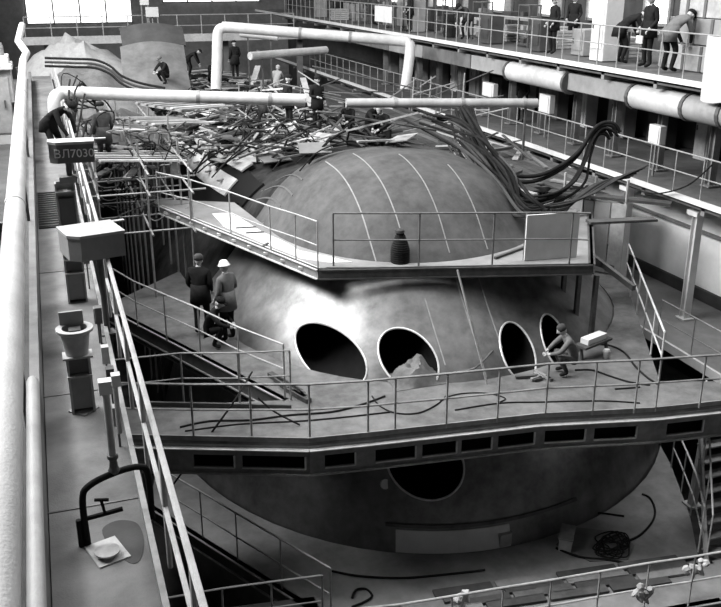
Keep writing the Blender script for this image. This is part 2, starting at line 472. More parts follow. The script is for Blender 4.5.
# middle platform
P2 = [(0.62, 14.42), on(309, 443, Z2).xy, on(370, 437, Z2).xy, on(540, 418, Z2).xy, on(655, 412, Z2).xy, on(721, 405, Z2).xy, (12.6, 11.75)]
W2a, W2b = on(105, 306, Z2), on(286, 400, Z2)
pf2 = thing('work_platform', 'middle work platform with slotted front girder below the torpedo tube openings', 'platform', (6, 13, Z2))
back = on(150, 406, Z2)
MB().prism([V(p).xy if len(p) == 2 else p for p in [V(q) for q in P2]] + [(11.9, 13.0), (10.9, 13.35), (13.87, 18.84), (14.0, 23)] + hull_arc(Z2, 23.5) + [(W2a.x, W2a.y), (W2b.x, W2b.y), (back.x, back.y), (0.62, back.y + .1)], Z2 - .06, Z2).build('deck_plate', 'deck', pf2)
Q = [V((p[0], p[1])) for p in P2]
def seglen(a, b): return (b - a).length
SL = {0: [(.38, .60), (.64, .98)], 1: [(.25, .75)], 2: [(.03, .26), (.30, .50), (.53, .71), (.75, .97)], 3: [(.05, .40), (.48, .85)], 4: [(.2, .75)], 5: [(.1, .6)]}
for i in range(len(Q) - 1):
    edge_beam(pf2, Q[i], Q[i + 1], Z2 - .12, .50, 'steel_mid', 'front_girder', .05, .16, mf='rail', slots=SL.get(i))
    a, b = Q[i], Q[i + 1]                                     # upstanding toe plate over the girder
    MB().bar((a.x, a.y + .02, Z2 - .02), (b.x, b.y + .02, Z2 - .02), .03, .22).build('toe_plate', 'steel_mid', pf2)
    MB().bar((a.x, a.y, Z2 - .125), (b.x, b.y, Z2 - .125), .2, .02).build('ledge', 'rail_light', pf2)
edge_beam(pf2, W2a, W2b, Z2, .34, 'steel', 'side_beam', mf='rail')
edge_beam(pf2, W2a + V((.10, .1, 0)), W2b + V((.10, .1, 0)), Z2 - .34, .22, 'steel', 'side_beam', mf='steel_mid')
MB().bar(back + V((0, 0, .03)), W2b + V((0, -.4, .03)), .05, .12).build('toe_plate', 'steel', pf2)
fr = [(194, 440), (252, 440), (310, 440), (368, 436), (395, 433), (446, 428), (497, 422.5), (545, 417), (592, 415), (634, 413), (655, 411.5), (699, 408)]
railing('grey railing along the front of the middle platform above the slotted girder', [on(*q, Z2) for q in fr], 1.06, (1, .55), 'rail', .02, .022, ext=[(0.62, 14.45, Z2), (12.4, 11.8, Z2)])
railing('short railing on the back edge of the gangway bridge of the middle platform', [on(*q, Z2) for q in ((184, 403), (240, 403), (291, 400))], 1.02, (1, .5), 'rail', .018, .018, ext=[(0.62, back.y, Z2), None])
railing('bent railing on the wing of the middle platform in front of the two standing men', [on(*q, Z2) for q in ((117, 313), (138, 327), (167, 341), (201, 357), (240, 378), (285, 398))], 1.1, (1, .55), 'rail', .018, .02)

# lower platform
pf3 = thing('work_platform', 'lowest work platform around the foot of the hull', 'platform', (6, 12, Z3))
W3a, W3b = on(150, 506, Z3), on(333, 622, Z3)
f3 = [on(203, 642, Z3), on(327, 625, Z3), on(380, 660, Z3), on(540, 631, Z3), on(721, 600, Z3)]
MB().prism([W3a.xy, W3b.xy, f3[2].xy, f3[3].xy, f3[4].xy, (12.4, 10.9), on(698, 556, Z3).xy, on(690, 516, Z3).xy, on(671, 465, Z3).xy, (14.7, 20)] + hull_arc(Z3, 21), Z3 - .06, Z3).build('deck_plate', 'deck_pale', pf3)
edge_beam(pf3, W3a, W3b, Z3, .3, 'steel', 'side_beam', mf='rail')
edge_beam(pf3, f3[2], f3[4], Z3, .3, 'steel', 'front_girder', mf='rail')
MB().prism([(0.6, f3[0].y + .15), f3[0].xy, f3[1].xy, (f3[1].x, f3[1].y + .8), (0.6, f3[0].y + .95)], Z3 - .06, Z3).build('bridge_plate', 'deck_dark', pf3)
railing('thin railing descending past the lower wing in the dark pit', [on(*q, Z3) for q in ((168, 516), (203, 538), (238, 561), (282, 589), (331, 620))], 1.08, (1, .5), 'rail', .016, .018)
railing('low cross railing joining the walkway to the lowest platform', [on(*q, Z3) for q in ((225, 640), (273, 633), (323, 626))], 1.05, (1, .5), 'rail', .018, .018, ext=[(0.62, f3[0].y, Z3), None])
railing('pale railing along the front of the lowest platform beside tangled rags', [on(*q, Z3) for q in ((399, 657), (450, 648), (500, 639), (547, 631), (595, 622), (643, 613), (688, 606))], 1.05, (1, .5), 'rail_light', .018, .02, ext=[on(362, 661, Z3), on(735, 597, Z3)])
railing('white railing along the open edge of the middle platform by the stair gap', [V((13.87, 18.84, Z2)).lerp(V((10.95, 13.45, Z2)), t) for t in (0, .2, .4, .6, .8, 1)], 1.0, (1, .5), 'rail_light', .02, .022)
railing('pale railing along the open edge of the lowest platform', [on(*q, Z3) for q in ((671, 467), (681, 492), (690, 516), (698, 552))], 1.0, (1, .5), 'rail_light', .018, .02)

# ------------------------------------------------------------------ galleries on the far side
def gallery(z, label, x1=20.3):
    t = thing('gallery', label, 'gallery', (15, 12, z))
    MB().box(((15.0 + x1) / 2, 36, z - .09), (x1 - 15.0, 60, .16)).build('deck_plate', 'deck_dark', t)
    MB().box((14.98, 36, z - .05), (.08, 60, .13)).build('edge_channel', 'white_paint', t)
    MB().box((15.02, 36, z - .17), (.04, 60, .1)).build('edge_web', 'steel', t)
    for i in range(22):
        MB().box((17.6, 8 + i * 2.4, z - .25), (5.2, .14, .18)).build('joist', 'steel_mid', t)
    return t
g1 = gallery(1.9, 'upper steel gallery with a white edge channel along the hall')
g2 = gallery(-0.9, 'lower steel gallery with a white edge channel above the white wall')
railing('long railing of the upper gallery with white cloth hung on it', [(15.04, 15.2 + .95 * i, 1.9) for i in range(46)], 1.1, (1, .55), 'rail', .018, .02)
railing('long railing of the lower gallery carrying the looped hoses', [(15.04, 13.6 + 1.05 * i, -.9) for i in range(38)], 1.05, (1, .52), 'rail', .018, .02)
# insulated duct slung under the upper gallery, in lengths
tduct = thing('ventilation_duct', 'fat pale insulated duct slung under the upper gallery edge', 'duct', (15.5, 20, 1.4))
for i, (a, b, m) in enumerate(((13, 17.6, 'grey_pipe'), (17.7, 19.0, 'grey_pipe'), (19.05, 21.3, 'white_pipe'), (24.7, 28.4, 'white_pipe'))):
    MB().tube([(15.4, a, 1.2), (15.4, b, 1.2)], .33, 16).build('duct_length', m, tduct, smooth=True)
for a, b, m in ((21.35, 24.6, 'panel_grey'), (28.5, 31.4, 'panel_grey'), (31.5, 36, 'panel_dark'), (36.1, 40, 'panel_grey'), (40.1, 50, 'panel_dark')):
    MB().box((15.45, (a + b) / 2, 1.25), (.4, b - a, .5)).build('flat_casing', m, tduct, bevel=.02)
for y in (17.65, 19.0, 21.3, 24.65, 28.45):
    MB().lathe((15.4, y, 1.2), [(.36, -.06), (.36, .06)], 16, M=Matrix.Rotation(math.pi / 2, 3, 'X')).build('duct_collar', 'steel', tduct)
# columns
def column(y, x, z0, z1, label, m='white_paint', group=None):
    t = thing('column', label, 'column', (x, y, z0), group)
    k = MB()
    for s_ in (-.09, .09): k.box((x, y + s_, (z0 + z1) / 2), (.2, .02, z1 - z0))
    k.box((x, y, (z0 + z1) / 2), (.02, .18, z1 - z0)); k.build('shaft', m, t)
    MB().box((x, y, z0 + .02), (.34, .34, .04)).build('base_plate', m, t)
    MB().box((x, y, z1 - .06), (.4, .4, .12)).build('capital', m, t)
for i in range(11): column(15.2 + i * 2.95, 15.35, -4.19, -1.26, 'white steel column between the lower gallery and the low walkway', group='white columns under the lower gallery')
for i in range(14): column(14.6 + i * 2.2, 16.3, -.89, 1.53, 'grey steel column standing on the lower gallery deck', 'steel_mid', group='grey columns on the lower gallery')
for i in range(9): column(16.0 + i * 4.2, 19.6, 1.91, 8.0, 'tall pale pillar against the window wall of the upper gallery', 'steel_light', group='pillars on the upper gallery')
# low walkway under the lower gallery
lw = thing('low_walkway', 'pale low walkway at the foot of the white wall', 'walkway', (15, 18, -4.2))
MB().prism([(13.6, 9), (13.85, 18.3), (14.6, 20), (14.6, 52), (16.65, 52), (16.65, 9)], -4.34, -4.2).build('deck_plate', 'deck_light', lw)
MB().bar((13.6, 9, -4.24), (13.85, 18.3, -4.24), .07, .22).build('edge_channel', 'white_paint', lw)
railing('thin railing of the low walkway by the white wall', [(13.68 + i * .035, 9.5 + 1.3 * i, -4.2) for i in range(7)], 1.0, (1, .5), 'rail', .015, .016)

# ------------------------------------------------------------------ things on the side walkway
def long_pipe(label, pts, r, m, knobs=()):
    t = thing('long_pipe', label, 'pipe', pts[0])
    MB().tube(pts, r, 16).build('tube', m, t, smooth=True)
    for p, k in knobs:
        MB().lathe(p, [(k, -.05), (k, .05)], 16, M=Matrix.Rotation(math.pi / 2, 3, 'X')).build('joint_collar', m, t, smooth=True)
    return t
long_pipe('fat white pipe running high along the walkway', [(-.335, .6, 2.5), (-.335, 12, 2.5), (-.335, 22.5, 2.5), (-.25, 23.5, 2.6), (-.42, 24.5, 2.8), (-.3, 26, 3.1)], .085, 'white_pipe', [((-.335, 8.2, 2.5), .09), ((-.335, 16.2, 2.5), .09)])
long_pipe('shorter pale pipe with a rounded end under the fat white pipe', [(-.335, 1.5, 1.2), (-.35, 7.3, 1.2), (-.35, 7.36, 1.2), (-.35, 7.39, 1.2)], [.052, .052, .04, .01], 'grey_pipe')
MB().box((-.42, 20, .1), (.10, 44, .6)).build('parapet_wall', 'panel_dark')
struct(bpy.data.objects['parapet_wall'], 'low dark parapet between the pipes and the concrete walkway')
bpy.data.objects['parapet_wall'].name = 'wall_parapet'
for yy, lb in ((8.0, 'standpipe'), (16.0, 'tall channel post'), (22.0, 'bending man')):
    t = thing('pipe_stand', 'steel stand carrying the long pipes on the parapet beside the ' + lb, 'stand', (-.47, yy, .4), 'pipe stands on the parapet')
    MB().box((-.47, yy, 1.38), (.05, .05, 1.96)).build('upright', 'steel', t)
    MB().box((-.40, yy, 2.385), (.2, .05, .04)).build('arm', 'steel', t)
t = thing('electrical_cabinet', 'pale grey electrical cabinet with a stepped lid behind the fat white pipe', 'cabinet', (-1.5, 27, -.1))
MB().box((-1.5, 27.4, .9), (1.5, .9, 2.0)).build('body', 'steel_light', t, bevel=.02)
MB().box((-1.5, 27.35, 1.98), (1.6, 1.05, .16)).build('lid', 'white_paint', t, bevel=.02)
MB().box((-1.5, 27.4, 2.16), (1.45, .9, .2)).build('lid_step', 'white_paint', t, bevel=.02)
dr = MB().box((-1.5, 26.93, .95), (1.3, .04, 1.5)).build('door', 'steel_light', t, bevel=.01)
MB().box((-1.0, 26.89, 1.0), (.04, .05, .2)).build('door_handle', 'steel', dr)
MB().box((-1.5, 26.93, .02), (1.5, .05, .24)).build('plinth', 'white_paint', t)
for dx in (-.35, .1, .42): MB().lathe((-1.4 + dx, 27.3, 2.25), [(.11, 0), (.11, .22), (.08, .34)], 10).build('bushing', 'panel_grey', t)

def bucket_post(x, y, label, bucket=True):
    t = thing('service_post', label, 'post', (x, y, 0))
    k = MB()
    for s_ in (-.11, .11): k.box((x + s_, y, .32), (.025, .14, .64))
    k.box((x, y + .06, .32), (.22, .02, .64)); k.build('channel', 'steel_light', t)
    MB().box((x, y - .03, .22), (.19, .02, .36)).build('lower_panel', 'panel_grey', t)
    MB().box((x, y - .03, .53), (.19, .02, .16)).build('upper_panel', 'panel_dark', t)
    MB().box((x, y - .02, .43), (.25, .16, .02)).build('shelf', 'steel_light', t)
    MB().box((x, y - .02, .65), (.30, .2, .02)).build('top_plate', 'steel_light', t)
    MB().lathe((x, y, .0), [(.16, 0), (.16, .015)], 4).build('foot', 'steel_mid', t)
    if bucket:
        k = MB(); n = 20; prof = [(.115, .66), (.15, .90), (.19, .92), (.19, .95), (.13, .95), (.10, .70)]
        k.lathe((x, y, 0), prof, n); k.build('bucket', 'steel_light', t, smooth=True)
        MB().box((x - .02, y + .12, .98), (.24, .03, .22)).build('back_frame', 'panel_grey', t)
        MB().box((x, y, .90), (.12, .12, .08)).build('fitting', 'steel', t)
    return t
p = on(84, 410, 0); bucket_post(p.x, p.y, 'channel post with a flared bucket on top standing on the walkway')
def tall_post(x, y, label, zt=1.72):
    t = thing('service_post', label, 'post', (x, y, 0)); k = MB()
    for s_ in (-.12, .12): k.box((x + s_, y, zt / 2), (.025, .16, zt))
    k.box((x, y + .07, zt / 2), (.24, .02, zt)); k.build('channel', 'steel_light', t)
    for z0, z1, m in ((.05, .42, 'panel_grey'), (.46, .62, 'panel_dark'), (.66, .95, 'panel_grey'), (1.0, 1.5, 'panel_dark')):
        MB().box((x, y - .03, (z0 + z1) / 2), (.2, .02, z1 - z0)).build('panel', m, t)
    for z in (.44, .64, .98, 1.6): MB().box((x, y - .02, z), (.26, .18, .02)).build('shelf', 'steel_light', t)
    MB().box((x + .05, y, zt + .04), (.22, .16, .08)).build('clamp', 'panel_grey', t)
PQ = on(78, 301, 0); tall_post(PQ.x, PQ.y, 'tall channel post carrying the lettered box')

def lamp_box(x, y, w, d, h, z0, rz, label, text=None, zb=0.0):
    t = thing('junction_box', label, 'box', (x, y, zb))
    M = Matrix.Rotation(rz, 3, 'Z')
    def P(a, b, c): return V((x, y, 0)) + M @ V((a, b, c))
    k = MB(); ch = min(.12, d * .35)
    pl = [(-w / 2, -d / 2 + ch), (-w / 2 + ch, -d / 2), (w / 2, -d / 2), (w / 2, d / 2), (-w / 2, d / 2)]
    k.prism([P(a, b, 0).xy for a, b in pl], z0, z0 + h); k.build('case', 'panel_dark' if text else 'panel_grey', t)
    k = MB(); k.prism([P(a * 1.04, b * 1.06, 0).xy for a, b in pl], z0 + h, z0 + h + .035); k.build('lid', 'steel_light', t)
    MB().box(P(w / 2 + .08, d / 2 - .05, z0 + h + .02), (.18, .07, .02), rz).build('lid_tab', 'steel_light', t)
    MB().tube([P(w * (-.1 if text else .12), .0, zb), P(w * (-.1 if text else .12), .0, z0)], .04, 10).build('pole', 'steel', t)
    MB().box(P(w * (-.1 if text else .12), .0, zb + .01), (.2, .2, .02), rz).build('base_plate', 'steel', t)
    if text:
        cu = bpy.data.curves.new('lettering', 'FONT'); cu.body = text; cu.size = h * .62; cu.align_x = 'CENTER'; cu.align_y = 'CENTER'; cu.extrude = .004
        o = bpy.data.objects.new('lettering', cu); COL.objects.link(o)
        dg = bpy.context.evaluated_depsgraph_get(); me = bpy.data.meshes.new_from_object(o.evaluated_get(dg)); bpy.data.objects.remove(o)
        o = bpy.data.objects.new('lettering', me); COL.objects.link(o); me.materials.clear(); me.materials.append(MATS['helmet'])
        o.parent = t; o.location = M @ V((.03, -d / 2 - .008, z0 - zb + h * .5)); o.rotation_euler = (math.pi / 2, 0, rz)
        o['label'] = 'painted white lettering'
    return t
lamp_box(.37, 11.3, .66, .58, .29, 1.09, .22, 'large grey lidded box on a pole beside the walkway railing')
lamp_box(PQ.x + .14, PQ.y + .05, .58, .3, .25, 1.99, -.05, 'dark box with white painted lettering on top of the tall channel post', 'ВЛ7030', 1.77)

# standpipe with inverted U
t = thing('standpipe', 'black inverted U standpipe with a valve on the walkway', 'pipe', on(118, 530, 0))
A, B = on(88, 545, 0), on(152, 518, 0)
u = smoothpath([A, A + V((0, 0, .42)), A.lerp(B, .12) + V((0, 0, .53)), A.lerp(B, .5) + V((0, 0, .56)), A.lerp(B, .88) + V((0, 0, .53)), B + V((0, 0, .42)), B], 5)
MB().tube(u, .028, 10).build('bend', 'rubber', t, smooth=True)
MB().tube([A + V((-.05, 0, 0)), A + V((-.05, 0, .25))], .022, 8).build('stub', 'rubber', t)
c = A.lerp(B, .5) + V((0, 0, .56))
MB().lathe(c, [(.035, 0), (.05, .03), (.035, .06), (.03, .12), (.045, .14), (.045, .17)], 12).build('union', 'steel', t)
MB().tube([c + V((0, 0, .16)), c + V((0, .02, .72))], .03, 12).build('riser', 'steel_light', t, smooth=True)
MB().tube([c + V((.08, .1, .3)), c + V((.08, .12, .72))], .022, 10).build('riser', 'steel_light', t, smooth=True)
MB().box(c + V((0, .02, .77)), (.10, .09, .11)).build('cap_box', 'white_paint', t)
MB().box(c + V((.09, .1, .78)), (.07, .08, .1)).build('cap_box', 'white_paint', t)
v = A + V((.02, 0, .25))
MB().tube([v, v + V((.17, -.02, .03)), v + V((.28, -.03, .05))], .02, 8).build('valve_body', 'rubber', t)
MB().tube([v + V((.14, -.02, .03)), v + V((.12, -.02, .17))], .013, 6).build('valve_stem', 'rubber', t)
MB().bar(v + V((.07, -.02, .17)), v + V((.18, -.02, .15)), .02, .02).build('valve_handle', 'rubber', t)
t = thing('floor_hatch', 'round lid on a dirty square plate in the walkway floor', 'hatch', on(108, 555, 0))
c = on(108, 556, 0)
MB().box(c + V((.0, 0.05, .006)), (.26, .34, .012), .3).build('plate', 'steel_light', t)
MB().lathe(c + V((0, 0, .012)), [(.07, 0), (.08, .03), (.10, .03), (.10, .045), (.02, .055)], 18).build('lid', 'steel_light', t, smooth=True)
t = thing('floor_stain', 'dark oily patch beside the standpipe', 'stain', on(125, 530, 0))
g = [on(*q, .004) for q in ((108, 545), (102, 530), (112, 522), (125, 520), (138, 524), (144, 540), (140, 560), (128, 562))]
MB().prism([q.xy for q in smoothpath(g + [g[0]], 4)[:-1]], .001, .004).build('patch', 'wall_dark', t)
t = thing('shaded_dirty_band', 'dark steel grating laid across the walkway beyond the lettered box', 'dark band', (.02, 18.4, 0))
MB().box((.02, 18.4, .012), (.72, 3.0, .02)).build('mat', 'rubber', t)  # added dark panel; shadow and dirt of the slabs put into its colour
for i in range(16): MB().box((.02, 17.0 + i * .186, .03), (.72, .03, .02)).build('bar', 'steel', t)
# junk along the kerb: small cable boxes and pipe stubs fixed to the railing posts
for i, (yy, hh, mm) in enumerate(((8.2, .35, 'steel_mid'), (8.8, .5, 'panel_dark'), (9.6, .42, 'steel_light'), (10.4, .6, 'panel_dark'), (11.0, .38, 'steel_mid'), (13.2, .5, 'panel_dark'), (14.6, .45, 'steel_mid'))):
    t = thing('switch_box', 'small metal switch box fixed by the walkway kerb', 'box', (.33, yy, 0), 'switch boxes along the kerb')
    MB().box((.33, yy, hh), (.08, .10, .2)).build('case', mm, t)
    MB().tube([(.33, yy, 0), (.33, yy, hh - .1)], .012, 6).build('conduit', 'steel', t)

# ------------------------------------------------------------------ people
POSE = {
 'stand': dict(pel=(0, 0, .95), spi=(0, .01, 1.14), che=(0, 0, 1.33), nec=(0, -.01, 1.49), hd=(0, -.03, 1.63), sh=(.19, 0, 1.41), el=(.25, .03, 1.14), wr=(.20, -.14, .96), hip=(.10, 0, .9), kn=(.11, -.03, .49), an=(.11, .03, .09), to=(.13, -.15, .05)),
 'bend': dict(pel=(0, .18, .90), spi=(0, .05, 1.03), che=(0, -.16, 1.14), nec=(0, -.33, 1.22), hd=(0, -.46, 1.24), sh=(.18, -.2, 1.16), el=(.22, -.32, .88), wr=(.13, -.42, .64), hip=(.10, .18, .86), kn=(.13, .02, .48), an=(.12, .12, .09), to=(.14, -.06, .05)),
 'crouch': dict(pel=(0, .14, .36), spi=(0, .09, .55), che=(0, -.04, .74), nec=(0, -.12, .88), hd=(0, -.19, 1.01), sh=(.19, -.06, .82), el=(.25, -.26, .60), wr=(.12, -.42, .52), hip=(.10, .12, .33), kn=(.17, -.27, .50), an=(.14, -.04, .09), to=(.16, -.22, .05)),
 'sit': dict(pel=(0, 0, .50), spi=(0, .01, .68), che=(0, -.06, .88), nec=(0, -.11, 1.03), hd=(0, -.17, 1.16), sh=(.19, -.07, .96), el=(.24, -.16, .70), wr=(.13, -.36, .66), hip=(.10, -.03, .46), kn=(.13, -.44, .48), an=(.12, -.40, .09), to=(.13, -.58, .05)),
 'kneel': dict(pel=(0, .05, .46), spi=(0, .0, .66), che=(0, -.12, .86), nec=(0, -.22, 1.0), hd=(0, -.3, 1.12), sh=(.19, -.14, .93), el=(.25, -.30, .70), wr=(.12, -.48, .58), hip=(.10, .05, .42), kn=(.13, -.16, .08), an=(.12, .26, .09), to=(.13, .38, .05)),
}
_body = {}
def body_mesh(pose, top, legs, var=0):
    key = (pose, top, legs, var)
    if key in _body: return _body[key]
    J = POSE[pose]; me = bpy.data.meshes.new('body'); vs = []; es = []; rad = []
    def v(p, r): vs.append(p); rad.append(r); return len(vs) - 1
    def mir(p, s_): return (p[0] * s_, p[1], p[2])
    pel = v(J['pel'], (.17, .13)); spi = v(J['spi'], (.165, .12)); che = v(J['che'], (.17, .125)); nec = v(J['nec'], (.062, .062)); hb = v(tuple(V(J['nec']).lerp(V(J['hd']), .55)), (.055, .055))
    es += [(pel, spi), (spi, che), (che, nec), (nec, hb)]
    hands = []
    for s_ in (1, -1):
        wr = V(mir(J['wr'], s_)); el = V(mir(J['el'], s_))
        if var and s_ == -1: wr = wr + V((.05, -.08, .16))
        a = v(mir(J['sh'], s_), (.078, .078)); b = v(tuple(el), (.055, .055)); c = v(tuple(wr), (.038, .038))
        d = (wr - el).normalized(); h = v(tuple(wr + d * .075), (.042, .022))
        es += [(che, a), (a, b), (b, c), (c, h)]; hands.append((wr, d, s_))
        i = v(mir(J['hip'], s_), (.105, .105)); j = v(mir(J['kn'], s_), (.07, .07)); k = v(mir(J['an'], s_), (.052, .052)); l = v(mir(J['to'], s_), (.05, .04))
        es += [(pel, i), (i, j), (j, k), (k, l)]
    me.from_pydata(vs, es, [])
    o = bpy.data.objects.new('tmp', me); COL.objects.link(o)
    md = o.modifiers.new('s', 'SKIN'); md.use_smooth_shade = True
    for q, r in zip(me.skin_vertices[0].data, rad): q.radius = r
    me.skin_vertices[0].data[0].use_root = True
    o.modifiers.new('u', 'SUBSURF').levels = 1
    dg = bpy.context.evaluated_depsgraph_get(); out = bpy.data.meshes.new_from_object(o.evaluated_get(dg)); bpy.data.objects.remove(o)
    bm = bmesh.new(); bm.from_mesh(out); bpy.data.meshes.remove(out)
    n0 = len(bm.faces)
    for f in bm.faces:
        c = f.calc_center_median()
        f.material_index = 0 if c.z > J['pel'][2] - .05 else 1
        if pose in ('crouch', 'sit', 'kneel') and c.z <= J['pel'][2] + .08 and (c.y < J['hip'][1] - .12): f.material_index = 1
        dmin = min((V((J['an'][0] * s_, J['an'][1], J['an'][2])) - c).length for s_ in (1, -1))
        if min(dmin, min((V((J['to'][0] * s_, J['to'][1], J['to'][2])) - c).length for s_ in (1, -1))) < .11: f.material_index = 3
        for wr, d, s_ in hands:
            if (c - (wr + d * .07)).length < .075: f.material_index = 2
        if (c - V(vs[4])).length < .08: f.material_index = 2
        # coat skirt left to the cloth of the top
    # head: an egg with brow, nose, chin and ears, and a hand with five fingers each
    k = MB(); hd = V(J['hd']); tilt = Matrix.Rotation({'stand': .12, 'bend': .75, 'crouch': .45, 'sit': .4, 'kneel': .55}[pose], 3, 'X')
    nu, nv = 16, 12; hv = []
    for i in range(nv + 1):
        th = math.pi * i / nv
        for j in range(nu):
            ph = 2 * math.pi * j / nu; x = .078 * math.sin(th) * math.cos(ph); y = .098 * math.sin(th) * math.sin(ph); z = .118 * math.cos(th)
            if z < 0 : x *= 1 + z * 1.8; 
            if y < 0 and z < -.02: y *= .93
            if abs(x) < .03 and y < -.06 and -.04 < z < .02: y -= .02
            if y < -.05 and .02 < z < .05: y -= .008
            if y < -.05 and abs(x) < .05 and -.005 < z < .02 and abs(x) > .02: y += .012
            hv.append(hd + tilt @ V((x, y, z)))
    k.add(hv, [(i * nu + j, i * nu + (j + 1) % nu, (i + 1) * nu + (j + 1) % nu, (i + 1) * nu + j) for i in range(nv) for j in range(nu)])
    for s_ in (1, -1): k.box(hd + tilt @ V((.08 * s_, .01, -.01)), (.016, .035, .055), M=tilt)
    k.tube([hd + tilt @ V((0, -.095, .015)), hd + tilt @ V((0, -.118, -.018)), hd + tilt @ V((0, -.095, -.026))], [.008, .014, .008], 6)
    for wr, d, s_ in hands:
        sd = d.cross(V((0, 0, 1))); sd = sd.normalized() if sd.length > .1 else V((1, 0, 0)); nn = sd.cross(d)
        for f, (off, ln) in enumerate(((-.030, .062), (-.010, .074), (.010, .070), (.030, .056))):
            p = wr + d * .10 + sd * off
            k.tube([p, p + d * ln * .55, p + d * ln * .85 - nn * .02, p + d * ln * .9 - nn * .04], [.010, .009, .008, .006], 5)
        p = wr + d * .04 + sd * .035 * s_
        k.tube([p, p + d * .03 + sd * .025 * s_, p + d * .065 + sd * .03 * s_ - nn * .015], [.012, .010, .007], 5)
    tmp = bpy.data.meshes.new('h'); tmp.from_pydata([tuple(p) for p in k.v], [], k.f); bm.from_mesh(tmp); bpy.data.meshes.remove(tmp)
    bm.faces.ensure_lookup_table()
    for f in bm.faces[n0:]: f.material_index = 2
    me = bpy.data.meshes.new('body'); bm.to_mesh(me); bm.free()
    for q in (top, legs, 'skin', 'rubber'): me.materials.append(MATS[q])
    me.polygons.foreach_set('use_smooth', [True] * len(me.polygons))
    _body[key] = (me, hd, tilt); return _body[key]
def person(label, loc, facing, pose, top='cloth_black', legs='cloth_black', hat='cap', hatm=None, scale=1.0, var=0, group=None, coat=False):
    """facing: heading in degrees, 0 looks toward -Y"""
    t = thing('person', label, 'person', loc, group); t.rotation_euler = (0, 0, math.radians(facing)); t.scale = (scale,) * 3
    me, hd, tilt = body_mesh(pose, top, legs, var)
    b = bpy.data.objects.new('body', me); COL.objects.link(b); b.parent = t
    k = MB()
    def sh(prof, n=16): k.lathe(hd + tilt @ V((0, .01, 0)), prof, n, M=tilt)
    if hat == 'helmet': sh([(.125, .035), (.13, .05), (.108, .06), (.10, .10), (.07, .145), (.02, .16)])
    elif hat == 'cap':
        sh([(.098, .03), (.104, .06), (.10, .10), (.06, .128), (.01, .132)]); k.box(hd + tilt @ V((0, -.12, .045)), (.12, .08, .015), M=tilt)
    elif hat == 'hair': sh([(.09, .0), (.1, .04), (.095, .09), (.06, .125), (.01, .13)])
    off = k; me2 = bpy.data.meshes.new(hat); me2.from_pydata([tuple(p) for p in k.v], [], k.f); me2.materials.append(MATS[hatm or {'helmet': 'helmet', 'cap': 'cloth_black', 'hair': 'cloth_dark'}[hat]])
    me2.polygons.foreach_set('use_smooth', [True] * len(me2.polygons))
    h = bpy.data.objects.new(hat, me2); COL.objects.link(h); h.parent = t
    J = POSE[pose]
    k = MB()
    for s_ in (1, -1): k.lathe(hd + tilt @ V((.03 * s_, -.083, .008)), [(.002, -.007), (.008, -.004), (.009, 0), (.008, .004), (.002, .007)], 8)
    e = bpy.data.meshes.new('eyes'); e.from_pydata([tuple(p) for p in k.v], [], k.f); e.materials.append(MATS['rubber'])
    eo = bpy.data.objects.new('eyes', e); COL.objects.link(eo); eo.parent = t
    if coat or pose in ('stand', 'bend'):
        k = MB(); a, c = V(J['spi']), V(J['pel']); d = (c - a).normalized()
        rings = [(a, .175, .135), (c, .195, .165), (c + V((0, 0, -.2)) + d * .02, .215, .185)]; n = 16; vs = []
        for p, rx, ry in rings:
            for q in range(n): vs.append(p + V((rx * math.cos(2 * math.pi * q / n), ry * math.sin(2 * math.pi * q / n), 0)))
        fs = [(i * n + q, i * n + (q + 1) % n, (i + 1) * n + (q + 1) % n, (i + 1) * n + q) for i in range(2) for q in range(n)]
        m2 = bpy.data.meshes.new('coat_skirt'); m2.from_pydata([tuple(p) for p in vs], [], fs); m2.materials.append(MATS[top]); m2.polygons.foreach_set('use_smooth', [True] * len(m2.polygons))
        co = bpy.data.objects.new('coat_skirt', m2); COL.objects.link(co); co.parent = t
        sm = co.modifiers.new('t', 'SOLIDIFY'); sm.thickness = .012
    return t
# on the middle platform wing
person('man in a black coat standing on the platform wing, back turned, beside a white-helmeted man', on(203, 335, Z2), 150, 'stand', 'cloth_black', 'cloth_black', 'hair', 'cloth_dark', 1.07)
person('man in a white helmet and grey jacket standing on the platform wing', on(229, 341, Z2), 215, 'stand', 'cloth_grey', 'cloth_black', 'helmet', None, 1.04, var=1)
person('dark figure crouching between the two men on the platform wing', on(214, 346, Z2), 60, 'crouch', 'cloth_black', 'cloth_black', 'cap', None, 1.0)
person('worker in a grey jacket crouching in front of the outermost tube opening', on(567, 374, Z2), -105, 'crouch', 'cloth_grey', 'cloth_dark', 'hair', None, .95)
# far end of the walkway

# far end of the walkway
person('man in dark coat bending over the walkway near the white pipe elbow', (.2, 23.2, 0), 50, 'bend', 'cloth_black', 'cloth_black', 'cap', None, 1.1)
person('man in dark overalls standing beside the railing under the white pipe', (1.35, 24.0, -.44), 200, 'stand', 'cloth_dark', 'cloth_dark', 'cap', None, 1.0)

